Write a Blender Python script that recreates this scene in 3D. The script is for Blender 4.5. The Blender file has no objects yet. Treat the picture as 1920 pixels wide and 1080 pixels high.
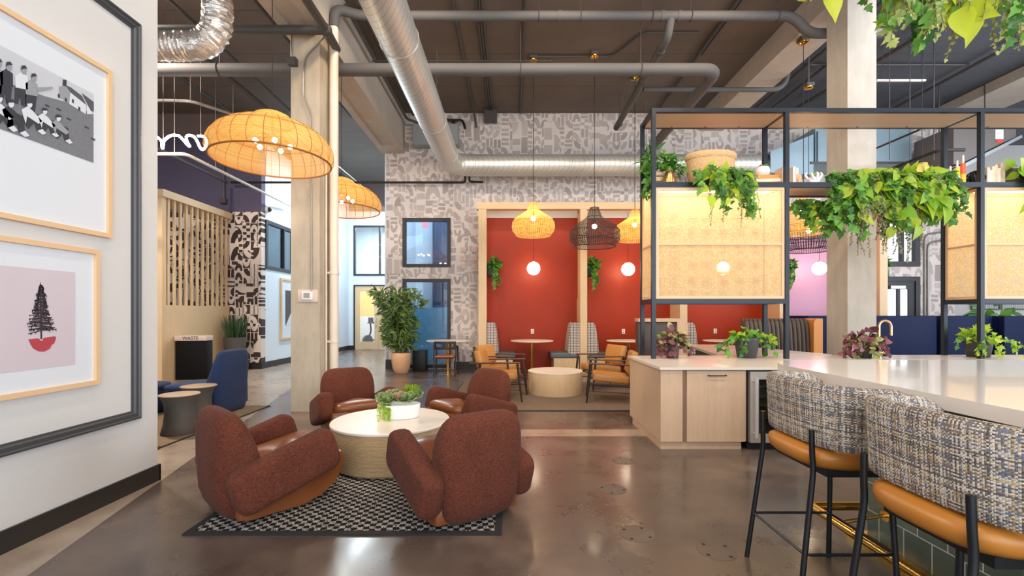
import bpy, bmesh, math, random
from mathutils import Vector, Matrix, Euler

SC = bpy.context.scene
COL = SC.collection
PI = math.pi
R = math.radians

# ------------------------------------------------------------------ camera, world, light, exposure
F = 850.0                                   # focal length in pixels of the 1920 wide frame
CAMZ = 1.5
CX, CY = 960.0, 588.0                       # vanishing point of the room's long axis
cam_data = bpy.data.cameras.new('camera')
cam_data.sensor_width = 36.0
cam_data.lens = F * 36.0 / 1920.0
cam_data.shift_x = 0.0
cam_data.shift_y = (CY - 540.0) / 1920.0
cam_data.clip_start = 0.05
cam = bpy.data.objects.new('camera', cam_data)
COL.objects.link(cam)
cam.location = (0, 0, CAMZ)
cam.rotation_euler = (R(90), 0, 0)
SC.camera = cam

world = bpy.data.worlds.new('world')
SC.world = world
world.use_nodes = True
bg = world.node_tree.nodes['Background']
bg.inputs[0].default_value = (0.86, 0.93, 1.0, 1)
bg.inputs[1].default_value = 1.25

SC.view_settings.view_transform = 'Standard'
SC.view_settings.look = 'None'
SC.view_settings.gamma = 1.0
SC.view_settings.use_curve_mapping = False
SC.view_settings.exposure = 0.5
SC.cycles.max_bounces = 9
SC.cycles.diffuse_bounces = 5
SC.cycles.glossy_bounces = 4
SC.cycles.transparent_max_bounces = 24
SC.cycles.transmission_bounces = 6
SC.cycles.caustics_reflective = False
SC.cycles.caustics_refractive = False
SC.cycles.sample_clamp_indirect = 6.0


def area_light(name, loc, rot, sx, sy, power, col):
    l = bpy.data.lights.new(name, 'AREA')
    l.shape = 'RECTANGLE'
    l.size, l.size_y = sx, sy
    l.energy = power
    l.color = col
    o = bpy.data.objects.new(name, l)
    o.location = loc
    o.rotation_euler = rot
    COL.objects.link(o)
    return o


# unseen area lights added as daylight, behind camera and on right; no windows built
area_light('added_daylight_front', (2.5, -3.6, 3.3), (R(84), 0, 0), 14.0, 5.6, 430, (0.93, 0.97, 1.0))
area_light('added_daylight_side', (12.6, 4.0, 3.2), (R(90), 0, R(90)), 9.0, 5.0, 480, (0.86, 0.94, 1.0))
# area lights added for corridor, office and lounge brightness; gym one for its tubes
area_light('assumed_corridor_tube', (-5.1, 15.4, 6.2), (0, 0, 0), 0.3, 5.0, 260, (0.78, 0.93, 1.0))  # tube assumed from the corridor's cool brightness
area_light('gym_tube', (-5.3, 21.5, 5.9), (0, 0, 0), 3.5, 3.0, 520, (0.95, 0.98, 1.0))
area_light('added_office_light', (-2.2, 13.9, 6.3), (0, 0, 0), 1.8, 1.4, 120, (0.80, 0.88, 1.0))
area_light('added_lounge_light', (-6.6, 6.6, 6.5), (0, 0, 0), 0.4, 0.4, 320, (1.0, 0.86, 0.72))  # added to brighten the lounge, no fixture there


def spot_light(x, y, tilt, power, col=(1.0, 0.83, 0.64), z=6.75, turn=0.0):
    l = bpy.data.lights.new('ceiling_fill_spot', 'SPOT')
    l.energy = power
    l.color = col
    l.spot_size = R(125)
    l.spot_blend = 1.0
    l.shadow_soft_size = 0.14
    o = bpy.data.objects.new('ceiling_fill_spot', l)
    o.location = (x, y, z)
    o.rotation_euler = (R(tilt), 0, R(turn))
    COL.objects.link(o)


# unseen spots added to fill the lobby with light, in rows between the beams
for sx_ in (-1.6, 0.8, 3.2):
    for sy_, st_ in ((1.2, 25), (3.6, 30), (6.0, 42)):
        spot_light(sx_, sy_, st_, 190)
for sx_ in (6.4, 8.8):
    for sy_, st_ in ((3.0, 30), (6.4, 40)):
        spot_light(sx_, sy_, st_, 190, (0.95, 0.95, 1.0))


def X(px, Y): return (px - CX) * Y / F
def Z(py, Y): return CAMZ - (py - CY) * Y / F
def P(px, py, Y): return Vector((X(px, Y), Y, Z(py, Y)))
def G(px, py):
    Y = F * CAMZ / (py - CY)
    return Vector((X(px, Y), Y, 0.0))


def srgb(r, g, b):
    def c(v):
        v /= 255.0
        return v / 12.92 if v <= 0.04045 else ((v + 0.055) / 1.055) ** 2.4
    return (c(r), c(g), c(b), 1.0)


# ------------------------------------------------------------------ mesh builder
class MB:
    def __init__(s):
        s.v, s.f, s.uv, s.mi = [], [], [], []
        s.has_uv = False

    def add(s, verts, faces, uvs=None, mi=0, M=None):
        b = len(s.v)
        for p in verts:
            p = Vector(p)
            s.v.append(M @ p if M is not None else p)
        for k, f in enumerate(faces):
            s.f.append([b + i for i in f])
            s.mi.append(mi)
            if uvs is not None:
                s.has_uv = True
                s.uv.append(uvs[k])
            else:
                s.uv.append([(0, 0)] * len(f))

    def box(s, x0, x1, y0, y1, z0, z1, mi=0, M=None):
        v = [(x0, y0, z0), (x1, y0, z0), (x1, y1, z0), (x0, y1, z0), (x0, y0, z1), (x1, y0, z1), (x1, y1, z1), (x0, y1, z1)]
        f = [(0, 3, 2, 1), (4, 5, 6, 7), (0, 1, 5, 4), (1, 2, 6, 5), (2, 3, 7, 6), (3, 0, 4, 7)]
        s.add(v, f, None, mi, M)

    def rbox(s, c, size, r=0.02, seg=3, rot=None, mi=0, M=None):
        bm = bmesh.new()
        bmesh.ops.create_cube(bm, size=1.0)
        bmesh.ops.scale(bm, vec=Vector(size), verts=bm.verts)
        r = min(r, min(size) * 0.499)
        bmesh.ops.bevel(bm, geom=list(bm.edges), offset=r, segments=seg, profile=0.5, affect='EDGES', clamp_overlap=True)
        T = Matrix.Translation(Vector(c))
        if rot is not None:
            T = T @ (rot.to_matrix().to_4x4() if isinstance(rot, Euler) else rot)
        if M is not None:
            T = M @ T
        bm.verts.index_update()
        s.add([T @ v.co for v in bm.verts], [[v.index for v in f.verts] for f in bm.faces], None, mi)
        bm.free()

    def cyl(s, p, q, r, seg=12, r2=None, mi=0, cap=True):
        p, q = Vector(p), Vector(q)
        r2 = r if r2 is None else r2
        d = (q - p).normalized()
        a = d.orthogonal().normalized()
        b = d.cross(a)
        v, f = [], []
        for c, rr in ((p, r), (q, r2)):
            for i in range(seg):
                t = 2 * PI * i / seg
                v.append(c + a * math.cos(t) * rr + b * math.sin(t) * rr)
        for i in range(seg):
            j = (i + 1) % seg
            f.append((i, j, seg + j, seg + i))
        if cap:
            f.append(tuple(range(seg - 1, -1, -1)))
            f.append(tuple(range(seg, 2 * seg)))
        s.add(v, f, None, mi)

    def tube(s, pts, r, seg=10, fil=0.0, fs=6, mi=0, cap=True, closed=False):
        """r may be a number or a function of (arc length, angle)."""
        pts = [Vector(p) for p in pts]
        if fil > 0 and len(pts) > 2:
            out = [pts[0]]
            for i in range(1, len(pts) - 1):
                a, b, c = pts[i - 1], pts[i], pts[i + 1]
                d1, d2 = (a - b), (c - b)
                l = min(fil, d1.length * 0.48, d2.length * 0.48)
                p1, p2 = b + d1.normalized() * l, b + d2.normalized() * l
                for k in range(fs + 1):
                    t = k / fs
                    out.append(p1 * (1 - t) ** 2 + b * 2 * t * (1 - t) + p2 * t * t)
            out.append(pts[-1])
            pts = out
        n = len(pts)
        tang = []
        for i in range(n):
            if closed:
                t = pts[(i + 1) % n] - pts[i - 1]
            else:
                t = pts[min(i + 1, n - 1)] - pts[max(i - 1, 0)]
            tang.append(t.normalized())
        a = tang[0].orthogonal().normalized()
        v, f, L = [], [], 0.0
        for i in range(n):
            if i:
                L += (pts[i] - pts[i - 1]).length
            a = (a - tang[i] * a.dot(tang[i]))
            a = a.normalized() if a.length > 1e-6 else tang[i].orthogonal().normalized()
            b = tang[i].cross(a)
            for k in range(seg):
                th = 2 * PI * k / seg
                rr = r(L, th) if callable(r) else r
                v.append(pts[i] + a * math.cos(th) * rr + b * math.sin(th) * rr)
        m = n if closed else n - 1
        for i in range(m):
            i2 = (i + 1) % n
            for k in range(seg):
                k2 = (k + 1) % seg
                f.append((i * seg + k, i * seg + k2, i2 * seg + k2, i2 * seg + k))
        if cap and not closed:
            f.append(tuple(range(seg - 1, -1, -1)))
            f.append(tuple((n - 1) * seg + k for k in range(seg)))
        s.add(v, f, None, mi)

    def lathe(s, prof, seg=32, c=(0, 0, 0), sx=1.0, sy=1.0, mi=0, M=None, closed_ends=True):
        c = Vector(c)
        v, f, uv = [], [], []
        n = len(prof)
        for (r, z) in prof:
            for k in range(seg):
                t = 2 * PI * k / seg
                v.append(c + Vector((r * sx * math.cos(t), r * sy * math.sin(t), z)))
        L = [0.0]
        for i in range(1, n):
            L.append(L[-1] + math.hypot(prof[i][0] - prof[i - 1][0], prof[i][1] - prof[i - 1][1]))
        tot = L[-1] or 1
        for i in range(n - 1):
            for k in range(seg):
                k2 = (k + 1) % seg
                f.append((i * seg + k, i * seg + k2, (i + 1) * seg + k2, (i + 1) * seg + k))
                u0, u1 = k / seg, (k + 1) / seg
                uv.append([(u0, L[i] / tot), (u1, L[i] / tot), (u1, L[i + 1] / tot), (u0, L[i + 1] / tot)])
        if closed_ends:
            f.append(tuple(range(seg - 1, -1, -1)))
            uv.append([(0, 0)] * seg)
            f.append(tuple((n - 1) * seg + k for k in range(seg)))
            uv.append([(0, 0)] * seg)
        s.add(v, f, uv, mi, M)

    def loft(s, rings, cap=True, mi=0, M=None):
        n, m = len(rings), len(rings[0])
        v = [p for r_ in rings for p in r_]
        f = []
        for i in range(n - 1):
            for k in range(m):
                k2 = (k + 1) % m
                f.append((i * m + k, i * m + k2, (i + 1) * m + k2, (i + 1) * m + k))
        if cap:
            f.append(tuple(range(m - 1, -1, -1)))
            f.append(tuple((n - 1) * m + k for k in range(m)))
        s.add(v, f, None, mi, M)

    def prism(s, poly, h0, h1, fn=None, mi=0):
        """poly in 2-D, extruded from h0 to h1; fn(a, b, h) gives the point (default x, y, z)."""
        fn = fn or (lambda a, b, h: (a, b, h))
        n = len(poly)
        v = [fn(a, b, h0) for a, b in poly] + [fn(a, b, h1) for a, b in poly]
        f = [tuple(range(n - 1, -1, -1)), tuple(range(n, 2 * n))]
        for i in range(n):
            j = (i + 1) % n
            f.append((i, j, n + j, n + i))
        s.add(v, f, None, mi)

    def ball(s, c, r, seg=16, rings=10, sz=1.0, mi=0):
        s.lathe([(max(1e-4, r * math.sin(PI * i / rings)), -r * sz * math.cos(PI * i / rings)) for i in range(rings + 1)], seg, c, mi=mi)

    def leaf(s, base, d, up, L, outline, wid=1.0, curl=0.25, fold=0.25, mi=0):
        d = Vector(d).normalized()
        side = d.cross(Vector(up))
        if side.length < 1e-4:
            side = d.orthogonal()
        side.normalize()
        n = side.cross(d)
        v, f = [], []
        for t, w in outline:
            c = Vector(base) + d * t * L - n * curl * t * t * L
            if w <= 1e-5:
                v += [c, c.copy(), c.copy()]
            else:
                e = n * fold * w * L * wid
                v += [c - side * w * L * wid + e, c, c + side * w * L * wid + e]
        for i in range(len(outline) - 1):
            a, b = 3 * i, 3 * i + 3
            f.append((a, a + 1, b + 1, b))
            f.append((a + 1, a + 2, b + 2, b + 1))
        s.add(v, f, None, mi)

    def build(s, name, m, parent=None, smooth=40, fix=True):
        me = bpy.data.meshes.new(name)
        me.from_pydata([tuple(p) for p in s.v], [], s.f)
        mats = m if isinstance(m, (list, tuple)) else [m]
        for x in mats:
            me.materials.append(x)
        if len(mats) > 1:
            me.polygons.foreach_set('material_index', s.mi)
        if s.has_uv:
            l = me.uv_layers.new(name='UVMap')
            flat = []
            for f in s.uv:
                for u in f:
                    flat += [u[0], u[1]]
            l.data.foreach_set('uv', flat)
        if smooth:
            me.polygons.foreach_set('use_smooth', [True] * len(me.polygons))
            me.set_sharp_from_angle(angle=R(smooth))
        me.update()
        if fix:
            bm = bmesh.new()
            bm.from_mesh(me)
            bmesh.ops.recalc_face_normals(bm, faces=bm.faces)
            bm.to_mesh(me)
            bm.free()
        o = bpy.data.objects.new(name, me)
        COL.objects.link(o)
        if parent is not None:
            o.parent = parent
        return o


def tag(o, label, cat, group=None):
    o['label'] = label
    o['category'] = cat
    if group:
        o['group'] = group
    return o


def thing(name, label, cat, loc=(0, 0, 0), rz=0.0, group=None):
    o = bpy.data.objects.new(name, None)
    COL.objects.link(o)
    o.empty_display_size = 0.1
    o.location = loc
    o.rotation_euler = (0, 0, rz)
    return tag(o, label, cat, group)


def struct(o, label=None):
    o['kind'] = 'structure'
    if label:
        o['label'] = label
    return o


def stuff(o):
    o['kind'] = 'stuff'
    return o


def dup(root, loc, rz=None, label=None, group=None, scale=None):
    r = root.copy()
    COL.objects.link(r)
    r.location = loc
    if rz is not None:
        r.rotation_euler = (0, 0, rz)
    if scale is not None:
        r.scale = (scale,) * 3
    if label:
        r['label'] = label
    if group:
        r['group'] = group
    for ch in list(root.children):
        c = ch.copy()
        COL.objects.link(c)
        c.parent = r
        for g in list(ch.children):
            d = g.copy()
            COL.objects.link(d)
            d.parent = c
    return r


# ------------------------------------------------------------------ materials
class E:
    """A float socket with arithmetic, for short procedural patterns."""
    nt = None

    def __init__(s, k): s.k = k

    @staticmethod
    def op(o, *a):
        n = E.nt.nodes.new('ShaderNodeMath')
        n.operation = o
        for i, x in enumerate(a):
            if isinstance(x, E):
                E.nt.links.new(x.k, n.inputs[i])
            else:
                n.inputs[i].default_value = x
        return E(n.outputs[0])

    def __add__(s, o): return E.op('ADD', s, o)
    def __radd__(s, o): return E.op('ADD', o, s)
    def __sub__(s, o): return E.op('SUBTRACT', s, o)
    def __rsub__(s, o): return E.op('SUBTRACT', o, s)
    def __mul__(s, o): return E.op('MULTIPLY', s, o)
    def __rmul__(s, o): return E.op('MULTIPLY', o, s)
    def __truediv__(s, o): return E.op('DIVIDE', s, o)
    def __lt__(s, o): return E.op('LESS_THAN', s, o)
    def __gt__(s, o): return E.op('GREATER_THAN', s, o)
    def floor(s): return E.op('FLOOR', s)
    def fract(s): return E.op('FRACT', s)
    def abs(s): return E.op('ABSOLUTE', s)
    def sin(s): return E.op('SINE', s)
    def max(s, o): return E.op('MAXIMUM', s, o)
    def min(s, o): return E.op('MINIMUM', s, o)
    def inv(s): return E.op('SUBTRACT', 1.0, s)


def hyp(a, b): return E.op('SQRT', a * a + b * b)
def between(a, lo, hi): return (a > lo) * (a < hi)


def wn(x, y=None, seed=0.0):
    n = E.nt.nodes.new('ShaderNodeTexWhiteNoise')
    n.noise_dimensions = '3D'
    c = E.nt.nodes.new('ShaderNodeCombineXYZ')
    for i, q in enumerate((x, y if y is not None else 0.0, seed)):
        if isinstance(q, E):
            E.nt.links.new(q.k, c.inputs[i])
        else:
            c.inputs[i].default_value = q
    E.nt.links.new(c.outputs[0], n.inputs['Vector'])
    return E(n.outputs['Value'])


def coords(kind='Object'):
    t = E.nt.nodes.new('ShaderNodeTexCoord')
    s = E.nt.nodes.new('ShaderNodeSeparateXYZ')
    E.nt.links.new(t.outputs[kind], s.inputs[0])
    return t.outputs[kind], E(s.outputs[0]), E(s.outputs[1]), E(s.outputs[2])


def noise(scale, detail=3.0, rough=0.5, stretch=None, vec=None, dist=0.0):
    nt = E.nt
    n = nt.nodes.new('ShaderNodeTexNoise')
    n.inputs['Scale'].default_value = scale
    n.inputs['Detail'].default_value = detail
    n.inputs['Roughness'].default_value = rough
    n.inputs['Distortion'].default_value = dist
    if vec is None:
        vec = coords()[0]
    if stretch:
        m = nt.nodes.new('ShaderNodeMapping')
        m.inputs['Scale'].default_value = stretch
        nt.links.new(vec, m.inputs['Vector'])
        vec = m.outputs[0]
    nt.links.new(vec, n.inputs['Vector'])
    return E(n.outputs['Fac'])


def mixc(fac, a, b):
    nt = E.nt
    n = nt.nodes.new('ShaderNodeMix')
    n.data_type = 'RGBA'
    if isinstance(fac, E):
        nt.links.new(fac.k, n.inputs[0])
    else:
        n.inputs[0].default_value = fac
    for i, c in ((6, a), (7, b)):
        if isinstance(c, tuple):
            n.inputs[i].default_value = c
        else:
            nt.links.new(c, n.inputs[i])
    return n.outputs[2]


def ramp(fac, stops):
    n = E.nt.nodes.new('ShaderNodeValToRGB')
    E.nt.links.new(fac.k, n.inputs[0])
    cr = n.color_ramp
    while len(cr.elements) < len(stops):
        cr.elements.new(0.5)
    for e, (p, c) in zip(cr.elements, stops):
        e.position = p
        e.color = c
    return n.outputs[0]


MATS = {}


def begin(name):
    m = bpy.data.materials.new(name)
    m.use_nodes = True
    E.nt = m.node_tree
    b = m.node_tree.nodes['Principled BSDF']
    MATS[name] = m
    return m, b


def setc(b, c):
    if isinstance(c, tuple):
        b.inputs['Base Color'].default_value = c
    else:
        E.nt.links.new(c, b.inputs['Base Color'])


def setf(b, key, v):
    if isinstance(v, E):
        E.nt.links.new(v.k, b.inputs[key])
    else:
        b.inputs[key].default_value = v


def bump(b, h, dist=0.005, strength=0.5):
    n = E.nt.nodes.new('ShaderNodeBump')
    n.inputs['Distance'].default_value = dist
    n.inputs['Strength'].default_value = strength
    E.nt.links.new(h.k, n.inputs['Height'])
    E.nt.links.new(n.outputs[0], b.inputs['Normal'])


def simple(name, c, rough=0.5, metal=0.0, var=0.0, vs=6.0, spec=0.5, sheen=0.0, bmp=0.0, coat=0.0):
    m, b = begin(name)
    if var > 0:
        n = noise(vs, 4)
        d = tuple(max(0.0, x * (1 - var)) for x in c[:3]) + (1,)
        l = tuple(min(1.0, x * (1 + var)) for x in c[:3]) + (1,)
        setc(b, mixc(n, d, l))
        if bmp:
            bump(b, n, 0.01, bmp)
    else:
        setc(b, c)
    setf(b, 'Roughness', rough)
    setf(b, 'Metallic', metal)
    setf(b, 'Specular IOR Level', spec)
    setf(b, 'Sheen Weight', sheen)
    setf(b, 'Coat Weight', coat)
    return m


def emit(name, c, s):
    m, b = begin(name)
    setc(b, (c[0] * 0.5, c[1] * 0.5, c[2] * 0.5, 1))
    b.inputs['Emission Color'].default_value = c
    b.inputs['Emission Strength'].default_value = s
    return m


def wood(name, a, c, axis='z', rough=0.45, fine=60.0):
    m, b = begin(name)
    st = {'x': (0.06, 1, 1), 'y': (1, 0.06, 1), 'z': (1, 1, 0.04)}[axis]
    n1 = noise(fine, 3, 0.6, st)
    n2 = noise(fine * 0.12, 3, 0.5, st)
    setc(b, mixc(n1 * 0.75 + n2 * 0.45 - 0.1, a, c))
    setf(b, 'Roughness', rough)
    bump(b, n1, 0.001, 0.25)
    return m


def woven(name, ca, cb, nu, nv, fill_u, fill_v, trans=0.45, rib=0, jitter=0.0):
    """A see-through weave on UV: u round, v along."""
    m, b = begin(name)
    nt = E.nt
    _, u, v, _ = coords('UV')
    un, vn = u * float(nu), v * float(nv)
    if jitter:
        vn = vn + noise(6, 2) * jitter
    a = un.fract() < fill_u
    h = vn.fract() < fill_v
    mask = a.max(h)
    if rib:
        mask = mask.max((u * rib).fract() < 0.05)
    rnd = wn(vn.floor(), un.floor() if fill_u > 0 else None, 3.0)
    col = mixc(rnd, ca, cb)
    setc(b, col)
    setf(b, 'Roughness', 0.6)
    out = nt.nodes['Material Output']
    tl = nt.nodes.new('ShaderNodeBsdfTranslucent')
    nt.links.new(col, tl.inputs[0])
    m1 = nt.nodes.new('ShaderNodeMixShader')
    m1.inputs[0].default_value = trans
    nt.links.new(b.outputs[0], m1.inputs[1])
    nt.links.new(tl.outputs[0], m1.inputs[2])
    tp = nt.nodes.new('ShaderNodeBsdfTransparent')
    m2 = nt.nodes.new('ShaderNodeMixShader')
    nt.links.new(mask.k, m2.inputs[0])
    nt.links.new(tp.outputs[0], m2.inputs[1])
    nt.links.new(m1.outputs[0], m2.inputs[2])
    nt.links.new(m2.outputs[0], out.inputs[0])
    return m


def leafmat(name, a, c, trans=0.35, rough=0.45):
    m, b = begin(name)
    nt = E.nt
    g = nt.nodes.new('ShaderNodeNewGeometry')
    rnd = E(g.outputs['Random Per Island'])
    col = mixc(rnd, a, c)
    setc(b, col)
    setf(b, 'Roughness', rough)
    tl = nt.nodes.new('ShaderNodeBsdfTranslucent')
    nt.links.new(col, tl.inputs[0])
    m1 = nt.nodes.new('ShaderNodeMixShader')
    m1.inputs[0].default_value = trans
    nt.links.new(b.outputs[0], m1.inputs[1])
    nt.links.new(tl.outputs[0], m1.inputs[2])
    nt.links.new(m1.outputs[0], nt.nodes['Material Output'].inputs[0])
    return m


def glass(name, tint=(0.9, 0.95, 1.0, 1), rough=0.0, refl=0.12):
    m, b = begin(name)
    nt = E.nt
    tp = nt.nodes.new('ShaderNodeBsdfTransparent')
    tp.inputs[0].default_value = tint
    gl = nt.nodes.new('ShaderNodeBsdfGlossy')
    gl.inputs['Roughness'].default_value = rough
    fr = nt.nodes.new('ShaderNodeLayerWeight')
    fr.inputs[0].default_value = 0.25
    mx = nt.nodes.new('ShaderNodeMixShader')
    k = E(fr.outputs['Fresnel']) * 0.6 + refl
    nt.links.new(k.k, mx.inputs[0])
    nt.links.new(tp.outputs[0], mx.inputs[1])
    nt.links.new(gl.outputs[0], mx.inputs[2])
    nt.links.new(mx.outputs[0], nt.nodes['Material Output'].inputs[0])
    return m


def wallpaper(name, base, base2, ink, ink2, cell, dens, off=(0.0, 0.0), wob=0.012, invert=0.0):
    """Hand-cut shapes - arcs, bars, checks - one per cell of a jittered grid."""
    m, b = begin(name)
    _, x, y, z = coords()
    w1, w2 = noise(3.0, 2), noise(3.3, 2, vec=None, stretch=(1.1, 1.2, 1.3))
    px = x + (w1 - 0.5) * wob * 10 * 0.4 + off[0]
    pz = z + (w2 - 0.5) * wob * 10 * 0.4 + off[1]

    def layer(cx_, cz_, seed):
        u_, v_ = px / cx_ + seed * 3.37, pz / cz_ + seed * 1.71
        iu = u_.floor()
        v_ = v_ + wn(iu, None, seed) * 1.0
        iv = v_.floor()
        u, v = u_.fract(), v_.fract()
        h, h2, h3 = wn(iu, iv, seed + 1), wn(iu, iv, seed + 2), wn(iu, iv, seed + 5)
        fl = h2 > 0.5
        uu = u * fl + u.inv() * fl.inv()
        fl2 = h3 > 0.5
        vv = v * fl2 + v.inv() * fl2.inv()
        d = hyp(uu, vv)
        s1 = between(d, 0.36, 0.90).max(d < 0.2)                                   # quarter ring
        d2 = hyp((u - 0.5) * 2.0, vv * 1.15)
        arch = between(d2, 0.42, 0.97)                                              # arch over its gap
        bars = between(uu, 0.06, 0.42).max(between(uu, 0.54, 0.92)) * between(v, 0.04, 0.96)
        chk = ((u * 2.0).floor() + (v * 3.0).floor())
        chk = (chk * 0.5).fract() > 0.25
        hb = between(vv, 0.06, 0.36).max(between(vv, 0.5, 0.80)) * between(u, 0.05, 0.95)
        d3 = hyp(uu - 0.1, (v - 0.5) * 0.9)
        lens = (hyp(uu - 0.05, v - 0.5) < 0.52) * (uu > 0.12)                     # half moon
        k = s1 * (h < 0.24)
        k = k + arch * between(h, 0.24, 0.46)
        k = k + bars * between(h, 0.46, 0.62)
        k = k + chk * between(h, 0.62, 0.73)
        k = k + hb * between(h, 0.73, 0.84)
        k = k + lens * between(h, 0.84, 1.01)
        k = k.min(1.0)
        if invert > 0:
            flip = wn(iu, iv, seed + 11) < invert
            edge = between(u, 0.03, 0.97) * between(v, 0.03, 0.97)
            k = (k - flip).abs() * edge
        return k, wn(iu, iv, seed + 9)

    k1, r1 = layer(cell, cell * 1.18, 1.0)
    big, rb = layer(cell * 2.0, cell * 2.2, 4.0)
    sel = wn((px / (cell * 2.0)).floor(), (pz / (cell * 2.4)).floor(), 7.0) > dens
    k = big * sel + k1 * sel.inv()
    rr = rb * sel + r1 * sel.inv()
    st = noise(60, 2, 0.6, (1, 1, 0.15))
    bcol = mixc(noise(2.2, 3), base, base2)
    icol = mixc(rr * 0.7 + st * 0.4 - 0.05, ink, ink2)
    setc(b, mixc(k, bcol, icol))
    setf(b, 'Roughness', 0.75)
    return m
# ------------------------------------------------------------------ the materials of this place
def make_floor():
    m, b = begin('polished concrete')
    vec, x, y, z = coords()
    big = noise(0.55, 5, 0.6)
    mid = noise(2.2, 5, 0.55)
    fine = noise(22, 3, 0.6)
    # pours: the lounge side left of the saw cut, the cross band, the field
    lj = (x + (y - 2.59) * 0.256 + 2.77) < 0.0
    band = between(y, 5.54, 5.88) * (x > -0.3)
    band = band.max(between(y, 5.54, 6.4) * (x > 0.9) * (x < 1.2) * 0.0)
    k = (mid * 0.55 + big * 0.75 - 0.18)
    dark = ramp(k, [(0.2, srgb(66, 56, 51)), (0.5, srgb(96, 82, 74)), (0.8, srgb(136, 116, 101))])
    light = ramp(k, [(0.2, srgb(128, 112, 100)), (0.5, srgb(160, 144, 130)), (0.8, srgb(184, 170, 156))])
    bandc = ramp(k, [(0.2, srgb(142, 124, 106)), (0.8, srgb(186, 164, 142))])
    c = mixc(lj, dark, light)
    c = mixc(band, c, bandc)
    # saw cuts
    j1 = (x + (y - 2.59) * 0.256 + 2.77).abs() < 0.006
    j2 = ((y - 5.88).abs() < 0.006) * (x > -2.0)
    j3 = ((y - 10.6).abs() < 0.006)
    c = mixc(j1.max(j2).max(j3) * 0.55, c, srgb(52, 46, 42))
    setc(b, c)
    setf(b, 'Roughness', mid * 0.34 + fine * 0.06 + 0.10)
    setf(b, 'Specular IOR Level', 0.6)
    setf(b, 'Coat Weight', 0.25)
    setf(b, 'Coat Roughness', 0.12)
    bump(b, mid * 0.8 + fine * 0.08, 0.003, 0.15)
    return m


def make_rug():
    m, b = begin('houndstooth rug')
    _, x, y, z = coords()
    wx = x + (noise(9, 2) - 0.5) * 0.025
    u, v = wx * 24.0 + y * 4.0, y * 24.0 - wx * 4.0
    chk = (((u.floor() + v.floor()) * 0.5).fract() > 0.25)
    st = noise(150, 2, 0.7)
    yarn = wn((x * 170).floor(), (y * 170).floor(), 2.0)
    k = chk * 0.5 + st * 0.35 + yarn * 0.6
    k = k > 0.87
    setc(b, mixc(k, srgb(34, 31, 30), srgb(188, 181, 174)))
    setf(b, 'Roughness', 0.95)
    setf(b, 'Specular IOR Level', 0.1)
    bump(b, st, 0.006, 0.6)
    return m


def make_tweed():
    m, b = begin('plaid tweed')
    _, u, v, _ = coords('UV')
    n = 165.0
    iu, iv = (u * n).floor(), (v * n).floor()
    over = (((iu + iv) * 0.5).fract() > 0.25)
    ru, rv = wn(iu, None, 1.0), wn(iv, None, 2.0)
    pal = [(0.0, srgb(46, 44, 52)), (0.14, srgb(104, 98, 98)), (0.30, srgb(196, 186, 174)), (0.44, srgb(84, 100, 124)),
           (0.56, srgb(222, 212, 198)), (0.70, srgb(186, 158, 108)), (0.80, srgb(120, 92, 84)), (0.88, srgb(64, 66, 76))]
    def stepped(f):
        n_ = E.nt.nodes.new('ShaderNodeValToRGB')
        E.nt.links.new(f.k, n_.inputs[0])
        n_.color_ramp.interpolation = 'CONSTANT'
        cr = n_.color_ramp
        while len(cr.elements) < len(pal):
            cr.elements.new(0.5)
        for e, (p, c) in zip(cr.elements, pal):
            e.position, e.color = p, c
        return n_.outputs[0]
    j = wn((iu / 3.0).floor(), (iv / 3.0).floor(), 5.0) * 0.16
    c = mixc(over, stepped((ru * 0.86 + j).min(0.999)), stepped((rv * 0.86 + j).min(0.999)))
    lines = ((v * 8.6 + 0.1).fract() < 0.05) + ((u * 14.0).fract() < 0.05) * over * 0.8
    c = mixc(lines.min(1.0) * 0.85, c, srgb(34, 34, 44))
    pale = ((u * 14.0 + 0.4).fract() < 0.14) * over.inv() * 0.75
    c = mixc(pale, c, srgb(232, 226, 214))
    setc(b, mixc(0.22, c, srgb(168, 158, 150)))
    setf(b, 'Roughness', 0.95)
    setf(b, 'Specular IOR Level', 0.15)
    hu, hv = ((u * n).fract() - 0.5).abs(), ((v * n).fract() - 0.5).abs()
    bump(b, (hu * over.inv() + hv * over).inv(), 0.004, 0.8)
    return m


def make_plaid():
    m, b = begin('grey plaid')
    _, x, y, z = coords()
    q = x * 0.7 + y
    a = ((z * 15.0).fract() < 0.24).max((z * 15.0 + 0.5).fract() < 0.08)
    d = ((q * 17.0).fract() < 0.24).max((q * 17.0 + 0.5).fract() < 0.08)
    k = (a + d) * 0.5
    setc(b, ramp(k * 0.85 + noise(90, 2) * 0.2, [(0.1, srgb(214, 203, 194)), (0.5, srgb(128, 116, 112)), (0.95, srgb(58, 52, 54))]))
    setf(b, 'Roughness', 0.9)
    return m


def make_tiles():
    m, b = begin('green tiles')
    _, x, y, z = coords()
    s = 0.1835
    row = ((z - 0.209) / s)
    ir = row.floor()
    fr = row.fract()
    sh = ((ir * 0.5).fract() > 0.25) * 0.5
    cu = ((y - 2.995) / s + sh + 0.0)
    xu = ((x - 2.35) / s + sh)
    fu, fx = cu.fract(), xu.fract()
    g = ((fr < 0.018).max(fr > 0.982)).max((fu < 0.018).max(fu > 0.982) * (x < 2.36)).max((fx < 0.018).max(fx > 0.982) * (x > 2.36))
    rnd = wn(cu.floor(), ir, 2.0)
    c = mixc(rnd * 0.7 + noise(5, 3) * 0.3, srgb(80, 90, 76), srgb(122, 134, 116))
    setc(b, mixc(g, c, srgb(206, 208, 200)))
    setf(b, 'Roughness', g * 0.5 + 0.22)
    bump(b, g.inv(), 0.002, 0.5)
    return m


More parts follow.
